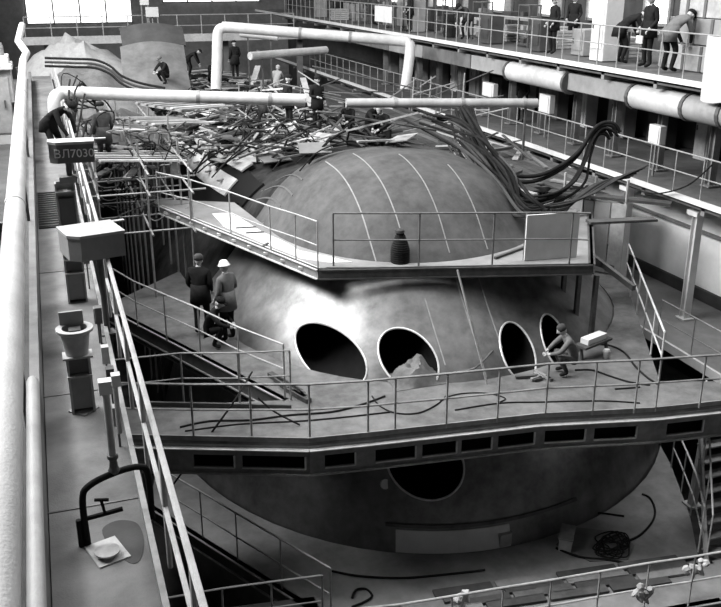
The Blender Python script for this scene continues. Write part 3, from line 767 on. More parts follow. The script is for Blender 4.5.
# ------------------------------------------------------------------ pipes over the hull
def pipe_run(label, pts, r, m, cat='pipe', collars=(), name='service_pipe'):
    t = thing(name, label, cat, pts[0])
    MB().tube(smoothpath(pts, 6), r, 14).build('tube', m, t, smooth=True)
    for a, b in collars:
        a, b = V(a), V(b); d = (b - a).normalized()
        MB().tube([a - d * .05, a + d * .05], r * 1.12, 14).build('collar', 'steel_mid', t, smooth=True)
    return t
def sup(t, p, z0, m='steel'):
    MB().box((p[0], p[1], (p[2] - .13 + z0) / 2), (.06, .06, max(.05, p[2] - .13 - z0))).build('support_leg', m, t)
a, b = dep(62, 93, 24.5), dep(305, 100, 25.5)
el = dep(54, 103, 24.3)
t = pipe_run('white pipe crossing the hull top with a bent end over the walkway', [el - V((0, 0, 1.0)), el, a + V((-.05, 0, -.02)), a + V((.25, 0, 0)), a.lerp(b, .35), a.lerp(b, .7), b], .17, 'white_pipe', collars=[(a.lerp(b, .55), b), (a.lerp(b, .85), b)])
a, b = dep(346, 103, 26.5), dep(537, 103, 27.5)
t = pipe_run('grey pipe with a cut end lying across the hull top toward the galleries', [a, a.lerp(b, .5), b], .14, 'grey_pipe', collars=[(a.lerp(b, .25), b), (a.lerp(b, .6), b), (a.lerp(b, .93), b)])
q = b.lerp(a, .06); sup(t, q, max(zs(q.x, q.y), -4))
d0 = 36
P = [dep(216, 90, d0), dep(217, 60, d0), dep(218, 34, d0), dep(223, 28, d0), dep(232, 27.5, d0), dep(300, 33, d0), dep(400, 41, d0), dep(408, 43, d0), dep(410, 52, d0), dep(405, 90, d0)]
pipe_run('tall white pipe arch standing over the workers on the hull', P, .21, 'white_pipe', collars=[(P[5], P[6]), (P[5].lerp(P[6], .5), P[6])])
a, b = dep(240, 33, 41), dep(278, 37, 41)
t = pipe_run('short white pipe length behind the tall pipe arch', [a, b], .18, 'white_pipe'); [sup(t, q, zs(q.x, q.y)) for q in (a.lerp(b, .2), a.lerp(b, .8))]
a, b = dep(250, 56, 38), dep(326, 50, 41)
t = pipe_run('pale pipe length on trestles under the tall pipe arch', [a, b], .17, 'white_pipe'); [sup(t, q, zs(q.x, q.y)) for q in (a.lerp(b, .15), a.lerp(b, .85))]

# ------------------------------------------------------------------ left shoulder: pale plates over black sheets painted as shaded bays
def surf(x, y, lift=0.0):
    p = hullpt(x, y); return V((p.x, p.y, zs(p.x, p.y) + lift))
def strip(name, label, cat, px, w, m, lift, group=None, th=.05):
    pts = [surf(*q) for q in px]; pts = smoothpath(pts, 4); g = []
    for i, p in enumerate(pts):
        d = (pts[min(i + 1, len(pts) - 1)] - pts[max(i - 1, 0)]).normalized(); s_ = d.cross(V((0, 0, 1))).normalized() * (w / 2)
        g.append([V((q.x, q.y, zs(q.x, q.y) + lift)) for q in [p + s_ * (k / 4 - 1) for k in range(9)]])
    o = MB().sheet(g, th).build(name, m, smooth=True); tag(o, label, cat, group); return o
for px, w, lb in ((((178, 172), (205, 196), (231, 218)), .62, 'black sheet for the shade of a bay between the long pale plate and the upper platform wing'), (((205, 148), (232, 172), (254, 196)), .62, 'black sheet for the shade of a bay between the long pale plate and the grey strips')):
    o = strip('bay_shade', lb, 'opening', px, w, 'black', .05, 'bay shade sheets on the hull shoulder')  # black sheet laid on the plating, standing in for the shade of a bay
strip('shell_plate', 'long pale shell plate laid down the hull shoulder', 'plate', ((168, 144), (190, 162), (212, 180), (232, 193)), .42, 'steel_light', .16)
strip('shell_plate', 'short ragged pale plate between two dark bays on the hull shoulder', 'plate', ((212, 150), (228, 163), (248, 174)), .36, 'steel_light', .18)
strip('shell_plate', 'bright pale plate near the white pipe on the hull shoulder', 'plate', ((196, 132), (204, 138), (212, 143)), .4, 'steel_light', .2)
g = [on(*q, Z1) for q in ((212, 214), (232, 213), (262, 232), (282, 241), (300, 251), (334, 258), (352, 262.5), (330, 263), (302, 259), (262, 243), (224, 227))]  # glare on the wing deck, put into a flat pale patch
o = MB().prism([q.xy for q in g], Z1 + .002, Z1 + .012).build('glare_patch', 'white_paint'); tag(o, 'bright glare patch painted on the upper platform wing beside the dome', 'sheet')
for i in range(7):
    x = 226 + i * 9.5
    strip('shell_plate', 'narrow grey shell strip in the row beside the bow dome', 'plate', ((x, 134 + i * .5), (x + 9, 143 + i * .3), (x + 17, 152 - i * .4), (x + 23, 160 - 1.5 * i)), .17, ['steel_mid', 'panel_grey', 'steel'][i % 3], .06, 'grey shell strips beside the dome')
for i in range(5):
    p = surf(176 + i * 12, 150 + i * 9, .2)
    o = MB().box(p, (.5, .09, .05), .6).build('cross_batten', 'steel_mid'); tag(o, 'short batten across the long pale shell plate', 'batten', 'battens on the shell plate')
p = surf(293, 139, .35)
t = thing('hatch_board', 'pale board standing over a black slab for the shade of a gap at the crest of the bow', 'board', p)
MB().box(p, (.46, .75, .05), .1, M=Matrix.Rotation(.1, 3, 'Z') @ Matrix.Rotation(.45, 3, 'X')).build('panel', 'wood_light', t)
MB().box(p + V((.02, -.32, -.22)), (.46, .06, .12), .1).build('lip', 'white_paint', t)
MB().box(p + V((.05, -.5, -.34)), (.5, .5, .08), .1).build('gap', 'black', t)  # solid black slab, paints the shade of a gap

# ------------------------------------------------------------------ timber on the hull top
random.seed(11)
OCC = [(p.x, p.y, .45) for p in [hullpt(*q) for q in ((192, 79), (214, 90), (236, 84), (277, 96), (288, 94), (317, 96), (349, 101), (372, 101), (386, 126), (257, 84), (182, 86))]]
def blocked(p, r=.2, keep=True):
    if any(math.hypot(p.x - a, p.y - b) < r + c for a, b, c in OCC): return True
    if keep: OCC.append((p.x, p.y, r))
    return False
def plank(p0, p1, w, m, label, group, th=.05):
    o = MB().bar(p0, p1, w, th).build('plank', m); tag(o, label, 'plank', group); return o
LAB = {'wood': 'grey timber plank lying among cables on the hull top', 'wood_light': 'pale clean timber plank lying among cables on the hull top', 'wood_dark': 'dark dirty timber plank lying among cables on the hull top'}
def scatter(n, xr, yr, hd, spread_, Lr, mats, lift=(.03, .3)):
    k = 0
    while k < n:
        x = random.uniform(*xr); y = random.uniform(*yr)
        if y > 150 - abs(x - 370) * -.0 and 250 < x < 500 and y > 142: continue
        p = hullpt(x, y)
        if p.y < 20.6 and p.x > 5.4: continue
        if blocked(p, .25, False): continue
        L = random.uniform(*Lr); a = math.radians(random.gauss(hd, spread_)); d = V((math.cos(a), math.sin(a), 0)) * L / 2
        z = random.uniform(*lift); a0, a1 = p - d, p + d
        zz = max(zs(a0.x, a0.y), zs(a1.x, a1.y), zs(p.x, p.y) - .1)
        zm = zs(p.x, p.y) + z
        s0, s1 = zs(a0.x, a0.y), zs(a1.x, a1.y)
        a0.z, a1.z = max(s0, zm - .3) + z * .4 + .04, max(s1, zm - .3) + z * .4 + .04
        m = random.choice(mats)
        plank(a0, a1, random.uniform(.10, .26), m, LAB[m], m.replace('_', ' ') + ' planks on the hull top'); k += 1
scatter(46, (175, 430), (100, 140), 20, 45, (.8, 2.6), ['wood', 'wood', 'wood_light', 'wood_dark', 'wood_dark'])
scatter(40, (110, 300), (66, 90), 35, 25, (1.5, 4.0), ['wood', 'wood_light', 'wood_light', 'wood'])
scatter(26, (90, 200), (96, 150), 55, 25, (1.2, 3.2), ['wood', 'wood', 'wood_light', 'wood_dark'])
scatter(24, (380, 520), (112, 165), -25, 35, (1.0, 2.6), ['wood_dark', 'wood_dark', 'wood'])
scatter(20, (300, 460), (70, 100), 10, 50, (1.0, 3.0), ['wood_dark', 'wood', 'wood_light'])
scatter(22, (300, 470), (126, 142), 10, 60, (.5, 1.4), ['wood_dark', 'wood_dark', 'wood'], (.05, .25))
scatter(30, (200, 300), (112, 138), 60, 40, (.8, 2.0), ['wood_dark', 'wood', 'wood_dark'], (.05, .5))
scatter(28, (230, 470), (100, 138), 0, 70, (.6, 2.0), ['wood_dark', 'wood', 'wood_dark', 'wood_light'], (.1, .6))
scatter(26, (150, 420), (84, 104), 30, 60, (.8, 2.4), ['wood_dark', 'wood', 'wood_light'], (.1, .6))
for i in range(44):
    x, y = random.uniform(170, 470), random.uniform(92, 136); p = hullpt(x, y)
    if p.y < 20.8: continue
    a = random.uniform(0, math.pi); L = random.uniform(.8, 1.8); d = V((math.cos(a), math.sin(a), random.uniform(-.25, .25))) * L
    z = V((0, 0, random.uniform(.25, .6)))
    o = MB().tube([p - d + z, p + d + z], .024, 6).build('scaffold_tube', random.choice(['steel', 'steel_mid', 'rail'])); tag(o, 'loose steel tube lying over the clutter on the hull top', 'tube', 'loose tubes on the hull top')
for i in range(12):
    x, y = 215 + i * 22 + random.uniform(-6, 6), random.uniform(100, 128); p = hullpt(x, y)
    if p.y < 20.8 or blocked(p, .05): continue
    o = MB().tube([p, p + V((.05, 0, random.uniform(.8, 1.2)))], .022, 6).build('stanchion', 'rail'); tag(o, 'thin upright stanchion standing among the clutter on the hull top', 'post', 'stanchions on the hull top')
for i in range(40):
    x, y = random.uniform(180, 440), random.uniform(86, 130); p = hullpt(x, y)
    if p.y < 21 or blocked(p, .3): continue
    sx, sy, sz = random.uniform(.25, .6), random.uniform(.2, .4), random.uniform(.18, .4); rz = random.uniform(0, 3)
    m = random.choice(['panel_dark', 'wall_dark', 'wood_dark', 'panel_grey', 'canvas'])
    t = thing('tool_chest', {'panel_dark': 'dark', 'wall_dark': 'black', 'wood_dark': 'brown-stained wooden', 'panel_grey': 'grey', 'canvas': 'white'}[m].replace('brown-stained', 'dark') + ' tool chest standing in the clutter on the hull top', 'chest', p, 'tool chests on the hull top')
    MB().box(p + V((0, 0, sz / 2 + .05)), (sx, sy, sz), rz).build('case', m, t); MB().box(p + V((0, 0, sz + .07)), (sx * 1.05, sy * 1.05, .04), rz).build('lid', m, t)
def pplank(a, b, d0, d1, w, m, label, th=.06):
    o = MB().bar(dep(*a, d0), dep(*b, d1), w, th).build('plank', m); tag(o, label, 'plank')
def depth_of(p): return (p - EYE).dot(V((sy_ * cp, cy_ * cp, -sp)))
q_ = depth_of(surf(313, 113)); pplank((303, 78), (313, 113), q_ + .5, q_ - .05, .24, 'wood_light', 'pale plank leaning steeply against the white pipe')
q_ = depth_of(surf(252, 86)); pplank((258, 66), (252, 86), q_ + .4, q_ - .05, .3, 'wood_light', 'short pale board propped beside the standing workers')
pplank((352, 141), (412, 128), depth_of(surf(352, 141)) - .05, depth_of(surf(412, 128)) - .05, .3, 'wood_dark', 'broad dark plank lying behind the crest of the bow')
pplank((255, 91), (292, 88), depth_of(surf(255, 91)) - .2, depth_of(surf(292, 88)) - .2, .2, 'white_paint', 'white batten lying behind the white pipe')

# timber frames at the walkway side
def timber_frame(c, w, l, n, rz, tilt, label):
    t = thing('timber_frame', label, 'frame', c)
    M = Matrix.Rotation(rz, 3, 'Z') @ Matrix.Rotation(tilt, 3, 'Y')
    for i in range(n):
        y = -l / 2 + l * i / (n - 1)
        MB().box(V(c) + M @ V((0, y, .05)), (w, .13, .045), M=M).build('slat', random.choice(['wood', 'wood_light', 'wood']), t)
    for x in (-w / 2 + .1, 0, w / 2 - .1):
        MB().box(V(c) + M @ V((x, 0, 0)), (.09, l, .06), M=M).build('rail_bar', 'wood', t)
timber_frame(dep(125, 130, 25), 2.4, 2.0, 6, .5, .15, 'pale slatted timber frame below the white pipe by the walkway')
timber_frame(dep(165, 122, 26), 2.2, 1.7, 6, .55, .1, 'slatted timber frame beside the long pale shell plate')
timber_frame(dep(185, 106, 28), 2.0, 2.2, 6, .5, .05, 'slatted timber frame right under the white pipe')
timber_frame(dep(135, 158, 23), 2.2, 1.4, 5, .2, .1, 'dirty slatted timber frame above the tangled wires')
timber_frame(dep(105, 147, 24), 1.2, 1.4, 5, .8, .2, 'small slatted timber frame beside the lettered box')
# scaffold between walkway and hull
t = thing('scaffold', 'tube scaffold filling the gap between walkway and hull', 'scaffold', (2, 26, -4))
for i in range(8):
    for x in (.95, 2.1, 3.1):
        y = 21.6 + i * 1.6
        MB().tube([(x, y, max(-8.9, zs(x, y)) + .01), (x, y, .1 + .35 * ((i * 7 + int(x * 3)) % 3))], .028, 6).build('upright', 'steel_mid', t)
for i in range(8):
    y = 21.6 + i * 1.6
    for z in (-.55, -1.5): MB().tube([(.8, y, z), (3.5, y, z)], .026, 6).build('transom', 'steel_mid', t)
for x in (.95, 2.1, 3.1):
    for z in (-.5, -1.45, .0): MB().tube([(x, 21, z), (x, 33.5, z)], .026, 6).build('ledger', 'steel_mid', t)
for i in range(34):
    x = random.uniform(.8, 3.0); y = random.uniform(22.5, 33)
    MB().bar((x, y, -.48 + random.uniform(0, .06)), (x + random.uniform(-.4, 1.0), y + random.uniform(.8, 2.2), -.46 + random.uniform(0, .1)), .2, .04).build('board', random.choice(['wood', 'wood_dark', 'wood_dark']), t)

# staging between hull and galleries
t = thing('staging_deck', 'dirty timber staging between the hull and the galleries', 'staging', (13, 24, -1.1))
for i in range(15):
    MB().bar((10.9 + .26 * i, 20.5 + .35 * ((i * 5) % 4), -1.12), (10.9 + .26 * i, 46, -1.12), .24, .05).build('board', ['wood_dark', 'wood_dark', 'panel_dark', 'wood_dark', 'steel'][i % 5], t)
for i in range(9):
    MB().bar((10.7, 21.4 + 2.8 * i, -1.22), (14.8, 21.4 + 2.8 * i, -1.22), .12, .14).build('bearer', 'wood_dark', t)
    for x in (11.6, 14.4): zb = max(-8.9, zs(x, 21.4 + 2.8 * i)); MB().box((x, 21.4 + 2.8 * i, (zb - 1.3) / 2), (.12, .12, max(.05, -1.3 - zb))).build('post', 'steel', t)
random.seed(33)
def place(x, y, n=0):
    """a spot on whatever carries the clutter there: hull top or staging"""
    p = hullpt(x, y); q = on(x, y, -1.09)
    if 10.9 < q.x < 14.6 and 21 < q.y < 45 and (q - EYE).length < (p - EYE).length: return q
    return p if abs(p.z - zs(p.x, p.y)) < .12 else V((0, 0, 0))
for i in range(70):
    x, y = random.choice([(random.uniform(170, 420), random.uniform(78, 132)), (random.uniform(420, 560), random.uniform(96, 150))]); p = place(x, y)
    if p.y < 21 or blocked(p, .35): continue
    t = thing('cable_coil', 'black coil of cable dumped in the clutter behind the bow', 'coil', p, 'cable coils behind the bow')
    R0 = random.uniform(.18, .36); k = MB(); tl = Matrix.Rotation(random.uniform(-.5, .5), 3, 'X')
    MB().tube([p + V((0, 0, .1)) + tl @ V((R0 * (1 + .1 * math.sin(j * .37)) * math.cos(j * .5), R0 * math.sin(j * .5), .004 * j)) for j in range(44)], .024, 5).build('windings', random.choice(['rubber', 'rubber', 'steel']), t)
    MB().tube([p + V((R0, 0, .1)), p + V((R0 + .2, -.1, .05)), p + V((R0 + .4, .1, .04))], .02, 5).build('loose_end', 'rubber', t)
for i in range(50):
    x, y = random.uniform(180, 480), random.uniform(82, 134); p = place(x, y)
    if p.y < 21 or blocked(p, .16): continue
    t = thing('bucket', random.choice(['pale', 'dark']) + ' metal bucket standing in the clutter behind the bow', 'bucket', p, 'buckets behind the bow')
    m = 'steel_light' if t['label'].startswith('pale') else 'steel'
    MB().lathe(p, [(.11, 0), (.15, .3), (.16, .31), (.13, .31), (.10, .05)], 12).build('pail', m, t); MB().tube([p + V((-.15, 0, .3)), p + V((0, 0, .46)), p + V((.15, 0, .3))], .008, 5).build('bail', 'steel', t)
for i in range(60):
    x, y = random.choice([(random.uniform(160, 420), random.uniform(74, 128)), (random.uniform(400, 545), random.uniform(92, 140))]); p = place(x, y)
    if p.y < 21 or blocked(p, .5): continue
    rnd = random.Random(i); g = []; sx, sy, hh = random.uniform(.3, .8), random.uniform(.3, .7), random.uniform(.2, .45)
    for a in range(9):
        row = []
        for b in range(9):
            u, v = a / 4 - 1, b / 4 - 1; rr = min(1, math.hypot(u, v)); xx, yy = p.x + u * sx, p.y + v * sy; bz = max(zs(xx, yy), p.z - .3) if p.z > -1.08 or p.x < 10.9 else p.z; row.append(V((xx, yy, bz + .03 + hh * .7 * (1 - rr ** 2) * (.75 + .5 * rnd.random()))))
        g.append(row)
    m = ['cloth_black', 'cloth_dark', 'cloth_grey', 'cloth_dark', 'cloth_black'][i % 5]
    o = MB().sheet(g, .03).build('tarpaulin', m, smooth=True); tag(o, {'cloth_black': 'black', 'cloth_dark': 'dark', 'cloth_grey': 'grey', 'canvas': 'white'}[m] + ' crumpled tarpaulin thrown down in the clutter behind the bow', 'tarpaulin', 'tarpaulins behind the bow')
for i in range(26):
    x, y = random.uniform(430, 600), random.uniform(110, 190); q = on(x, y, -1.05)
    if not (11 < q.x < 14.5 and 20.8 < q.y < 40): continue
    a = random.gauss(1.2, .5); d = V((math.cos(a), math.sin(a), 0)) * random.uniform(.5, 1.3)
    o = MB().bar(q - d, q + d, random.uniform(.1, .2), .05).build('plank', ['wood', 'wood_light', 'wood_dark'][i % 3]); tag(o, 'plank lying on the timber staging under the looped hoses', 'plank', 'planks on the staging')

random.seed(77)
def spot():
    while True:
        r = random.random()
        if r < .36: x, y = random.uniform(150, 440), random.uniform(96, 140)
        elif r < .56: x, y = random.uniform(190, 320), random.uniform(128, 166)
        elif r < .70: x, y = random.uniform(300, 480), random.uniform(128, 149)
        elif r < .80: x, y = random.uniform(110, 330), random.uniform(70, 96)
        else: x, y = random.uniform(380, 560), random.uniform(84, 160)
        p = place(x, y)
        if p.y < 20.5 or p.y > 40 or p.z < -2: continue
        if abs(p.z - zs(p.x, p.y)) > .12 and abs(p.z + 1.09) > .02: continue
        if p.x > 14.0 or p.x < 2.5: continue
        if any(math.hypot(p.x - a, p.y - b) < .75 for a, b, c in OCC[:11]): continue
        return p
for i in range(165):
    p = spot(); a = random.uniform(0, math.pi); L = random.uniform(.45, 1.3); e = random.uniform(-.32, .32)
    d = V((math.cos(a), math.sin(a), e)) * L; z = V((0, 0, abs(e) * L + random.uniform(.05, .35)))
    m = random.choice(['wood', 'wood_light', 'wood_dark', 'wood_dark', 'steel', 'rail'])
    o = MB().bar(p - d + z, p + d + z, random.uniform(.05, .11), .04).build('batten', m); tag(o, {'wood': 'grey', 'wood_light': 'pale', 'wood_dark': 'dark', 'steel': 'dark steel', 'rail': 'grey steel'}[m] + ' batten sticking up out of the clutter behind the bow', 'batten', m.replace('_', ' ') + ' battens in the clutter')
for i in range(90):
    p = spot(); M = Matrix.Rotation(random.uniform(0, 3), 3, 'Z') @ Matrix.Rotation(random.uniform(-.6, .6), 3, 'X'); m = random.choice(['steel_light', 'panel_grey', 'panel_dark', 'steel', 'wall_dark', 'white_paint'])
    o = MB().box(p + V((0, 0, random.uniform(.15, .35))), (random.uniform(.4, 1.1), random.uniform(.25, .6), .03), M=M).build('sheet_offcut', m); tag(o, {'steel_light': 'pale', 'panel_grey': 'grey', 'panel_dark': 'dark', 'steel': 'bare steel', 'wall_dark': 'black', 'white_paint': 'white'}[m] + ' sheet offcut tilted in the clutter behind the bow', 'sheet', m.replace('_', ' ') + ' offcuts in the clutter')
for i in range(95):
    p = spot(); a = random.uniform(0, 2 * math.pi); L = random.uniform(1.0, 3.0); d = V((math.cos(a), math.sin(a), 0)) * L
    q = p + d; q.x = min(q.x, 14.3); q.z = max(zs(q.x, q.y), p.z - .5) + .1; md = (p + q) / 2 + V((random.uniform(-.4, .4), random.uniform(-.4, .4), random.uniform(.2, .8)))
    o = MB().tube(smoothpath([p + V((0, 0, .05)), p.lerp(md, .5) + V((0, 0, .15)), md, md.lerp(q, .5) + V((0, 0, .1)), q], 5), random.uniform(.018, .034), 6).build('cable', 'rubber', smooth=True); tag(o, 'black cable arching over the clutter behind the bow', 'cable', 'arching cables behind the bow')

# ------------------------------------------------------------------ cables and hoses
def cable(label, pts, r, m='rubber', group=None, name='cable', n=6, k=5):
    o = MB().tube(smoothpath(pts, k), r, n).build(name, m, smooth=True); tag(o, label, 'cable' if name == 'cable' else 'hose', group); return o
random.seed(5)
for i in range(75):                                   # tangle over the hull top
    x, y = random.uniform(150, 470), random.uniform(88, 140)
    pts = []
    dx = random.choice([-1, 1]) * random.uniform(8, 30); dy = random.uniform(-9, 9)
    for j in range(random.randint(4, 7)):
        if y < 70 or x < 95 or x > 545: break
        q = surf(x, y, random.uniform(.06, .6))
        if not (y > 146 and 280 < x < 480) and q.y < 36 and q.z > -2.2 and q.x < 14.2 and (not pts or (q - pts[-1]).length < 5): pts.append(q)
        x += dx + random.uniform(-8, 8); y += dy + random.uniform(-9, 9)
    if len(pts) > 2: cable('thin black cable tangled over the hull top among planks', pts, random.uniform(.012, .028), random.choice(['rubber', 'rubber', 'rubber_grey']), 'cables tangled on the hull top')
for i in range(30):                                   # wires over the walkway-side gap
    x, y = random.uniform(88, 150), random.uniform(120, 210); pts = []
    for j in range(5):
        pts.append(dep(x, y, random.uniform(22.2, 24.5))); x += random.uniform(-8, 26); y += random.uniform(-12, 14)
    cable('thin wire in the dark tangle below the timber frames', pts, random.uniform(.01, .022), random.choice(['rubber', 'steel_mid', 'rubber_grey']), 'wires in the tangle by the walkway')
for i in range(11):                                   # bundle down the gallery-side edge of the bow
    o = random.uniform(-1, 1); l = random.uniform(.08, .4)
    px = [(420 + 22 * o, 118), (455 + 10 * o, 132 - 8 * o), (482 + 8 * o, 152 - 9 * o), (505 + 8 * o, 178 - 8 * o), (520 + 6 * o, 204 - 6 * o), (545 + 8 * o, 207 - 3 * o)]
    cable('black hose in the bundle along the gallery side of the bow', [dep(a + random.uniform(-6, 6), b + random.uniform(-6, 6), dd + random.uniform(-.3, .3)) for (a, b), dd in zip(px, (23.6, 22.9, 22.2, 21.4, 20.6, 20.4))], random.uniform(.025, .045), random.choice(['rubber', 'rubber', 'rubber_grey']), 'hoses bundled beside the bow', 'hose')
def dl(px, d): return [dep(x, y, k) for (x, y), k in zip(px, d if isinstance(d, list) else [d] * len(px))]
STR = [[(616, 134), (612, 126), (601, 126), (590, 136), (577, 156), (560, 170), (535, 181), (512, 180), (494, 166), (482, 146), (470, 122), (462, 108)],
       [(620, 132), (614, 124), (603, 123), (592, 131), (580, 150), (563, 164), (540, 175), (515, 175), (498, 160), (487, 142), (474, 120), (464, 106)],
       [(612, 136), (607, 129), (598, 131), (590, 144), (582, 166), (568, 186), (545, 198), (518, 201), (498, 192), (484, 172), (472, 140), (460, 110)],
       [(608, 137), (603, 131), (595, 134), (588, 150), (577, 176), (560, 193), (536, 203), (510, 204), (490, 194), (476, 172), (466, 142), (456, 110)],
       [(618, 136), (611, 130), (602, 129), (593, 140), (586, 160), (574, 182), (552, 194), (525, 196), (505, 186), (492, 168), (478, 140), (468, 112)],
       [(610, 139), (604, 134), (597, 137), (590, 158), (585, 182), (566, 198), (540, 207), (512, 209), (488, 200), (470, 178), (458, 148), (450, 116)]]
for i, px in enumerate(STR):
    cable('thick black hose looping from the lower gallery railing to the hull top', dl(px, [24.0, 23.9, 23.8, 23.6, 23.4, 23.0, 22.6, 22.6, 23.0, 23.8, 25, 25.8]), .05 if i < 4 else .035, 'rubber', 'hoses looped from the gallery', 'hose', 8)
for i in range(7):
    px = [(648 - 3 * i, 165 + 2 * i), (620 - 4 * i, 178 + i), (590 - 3 * i, 195 + i), (560, 203 + 2 * i), (525, 206 + i), (490 + 3 * i, 192 + i), (462 + 4 * i, 168 - i), (446 + 3 * i, 140)]
    cable('hose lying in long loops between the bow and the galleries', dl(px, [22.5, 22.4, 22.2, 22, 21.6, 21.8, 22.6, 24]), random.uniform(.022, .04), random.choice(['rubber', 'rubber_grey']), 'hoses in loops beside the bow', 'hose')
for i in range(6):
    px = [(462 + 2 * i, 108), (468 + 3 * i, 135 + 2 * i), (476 + 3 * i, 160), (488 + 3 * i, 172 + 2 * i), (500 + 4 * i, 195)]
    cable('dark hose hanging from the grey pipe beside the bow', dl(px, [26.6, 25.2, 24.2, 23.4, 22.4]), .05, 'rubber', 'hoses hanging from the grey pipe', 'hose', 8)
cable('thin cable sagging under the lower gallery edge', [atx(628, 186, 14.9), atx(650, 193, 14.85), atx(668, 192, 14.8), atx(690, 184, 14.8), atx(712, 165, 14.9)], .02, 'rubber')
for i in range(14):                                   # wires rising along the walkway toward the far end
    y0 = random.uniform(17, 30); x0 = .55
    pts = [V((x0, y0, random.uniform(.1, 1.0))), V((.7 + random.uniform(0, .4), y0 + 3, 1.0 + random.uniform(-.5, .6))), V((.8 + random.uniform(0, 1.0), y0 + 6, .5 + random.uniform(-.6, .4))), V((1.2 + random.uniform(0, 1.5), y0 + 9, -.3 + random.uniform(-.1, .3)))]
    cable('slack black wire strung beyond the walkway railing', pts, random.uniform(.014, .03), 'rubber', 'slack wires by the walkway')
for i, yb in enumerate((58, 62, 66)):
    cable('heavy cable sweeping over to the white pipe from the walkway', dl([(45, yb), (75, yb + 1), (95, yb + 2), (110, yb + 8), (122, yb + 18), (140, yb + 25), (165, yb + 30 - 2 * i)], 31), .045, 'rubber' if i != 1 else 'rubber_grey', 'heavy cables by the walkway')
# thin rod leaning on the bow
a, b = on(487, 384, Z2), surf(458, 272, .05); b = dep(457.5, 270, 17.3)
o = MB().tube([a, b], .022, 8).build('leaning_rod', 'steel_light'); tag(o, 'long thin pale rod leaning against the bow under the upper platform', 'rod')

# ------------------------------------------------------------------ far background across the hull
br = thing('foot_bridge', 'foot bridge across the hall behind the hull with white boards on it', 'bridge', (6, 52, 1.5))
MB().box((7, 52, 1.0), (15.5, 1.6, .25)).build('deck_plate', 'steel_mid', br)
MB().box((7, 51.15, 1.05), (15.5, .08, .4)).build('edge_channel', 'steel_light', br)
for x in (.5, 5, 10, 14.3): MB().box((x, 52, -4), (.3, .3, 10)).build('pier', 'panel_dark', br)
railing('distant railing on the foot bridge behind the hull', [(-.5 + 1.3 * i, 51.25, 1.13) for i in range(12)], 1.1, (1, .5), 'rail', .03, .03)
for px, lab in (((140, 148, -6, 5), 'white notice board high on the foot bridge railing'), ((146, 158, 7, 17), 'white notice board low on the foot bridge railing')):
    a, b = aty(px[0], px[3], 51.1), aty(px[1], px[2], 51.1)
    t = thing('notice_board', lab, 'board', ((a.x + b.x) / 2, 51.1, 1.2))
    MB().box((a + b) / 2, (abs(b.x - a.x), .04, abs(b.z - a.z))).build('panel', 'white_paint', t)
    for xx in (a.x + .06, b.x - .06): MB().box((xx, 51.14, (b.z + 1.1) / 2), (.06, .04, b.z - 1.1)).build('post', 'steel_mid', t)
# curved hull section beyond
def curved_plate(label, x0, x1, yc, r, z0, a0, a1, m, name='hull_section'):
    t = thing(name, label, 'hull section', (x0, yc, z0)); g = []
    for i in range(13):
        a = a0 + (a1 - a0) * i / 12; g.append([V((x0 + (x1 - x0) * j / 6, yc - r * math.cos(a), z0 + r * math.sin(a))) for j in range(7)])
    MB().sheet(g, .08).build('plate', m, t, smooth=True)
    for j in range(7):
        x = x0 + (x1 - x0) * j / 6
        MB().tube([V((x, yc - (r + .02) * math.cos(a0 + (a1 - a0) * i / 12), z0 + (r + .02) * math.sin(a0 + (a1 - a0) * i / 12))) for i in range(13)], .035, 5).build('weld_bead', 'steel_mid', t)
    return t
a = on(150, 72, .4)
sec = thing('hull_section', 'pale curved hull section with a dark mouth behind the workers', 'hull section', (a.x, a.y, .4))
def secpt(u, f): return V((3.1 + u * 2.7 + .3 * f, 37.5 + f * 4.0, -.45 + 1.75 * f ** 2.0 + .2 * math.sin(u * math.pi)))
MB().sheet([[secpt(j / 8, i / 14) for j in range(9)] for i in range(15)], .1).build('plate', 'panel_dark', sec, smooth=True)
for u in (.1, .25, .4, .6, .8):
    MB().tube([secpt(u, i / 14) + V((0, -.02, .03)) for i in range(15)], .03, 5).build('weld_bead', 'steel_mid', sec)
g = [[secpt(u, 1) + V((.1, .9 * f, .7 * math.sin(f * 1.5))) for u in [j / 8 for j in range(9)]] for f in [i / 5 for i in range(6)]]
MB().sheet(g, .1).build('dark_lip', 'wall_dark', sec, smooth=True)
# heaps of pale rubble and sheeting by the far end of the walkway
def heap(label, c, sx, sy, h, m, seed, name='sheeting_heap'):
    rnd = random.Random(seed); g = []
    A = np.array([[rnd.random() for _ in range(17)] for _ in range(17)]); A = (A[:-2, :-2] + A[1:-1, :-2] + A[2:, 1:-1] + A[1:-1, 1:-1] + A[1:-1, 2:]) / 5
    for i in range(15):
        row = []
        for j in range(15):
            u, v = i / 14 * 2 - 1, j / 14 * 2 - 1; rr = min(1, math.hypot(u, v))
            row.append(V((c[0] + u * sx, c[1] + v * sy, c[2] + h * (1 - rr ** 2) * (.4 + 1.2 * A[i, j]) * (rr < 1))))
        g.append(row)
    o = MB().sheet(g, .03).build(name, m, smooth=True); tag(o, label, 'tarpaulin'); return o
heap('crumpled pale sheeting heaped beyond the walkway', (2.0, 43, -.5), 2.0, 3.0, 1.0, 'cloth_grey', 1)
heap('large crumpled grey sheeting under the bright end windows', (1.8, 49, -.4), 2.8, 2.6, 1.6, 'cloth_light', 2)
heap('low crumpled pale sheeting beside the dark wires', (2.3, 36.5, -.6), 1.6, 2.2, .6, 'cloth_grey', 3)
heap('dark crumpled tarpaulin on the scaffold boards', (2.2, 30.5, -.4), 1.4, 2.6, .5, 'cloth_dark', 4)
heap('small pale tarpaulin mound in the second tube opening', (6.35, 15.02, Z2 + .01), .55, .4, .4, 'deck', 6)
heap('crumpled bright rags among the workers on the hull', tuple(surf(272, 80)), .5, .5, .5, 'canvas', 8)
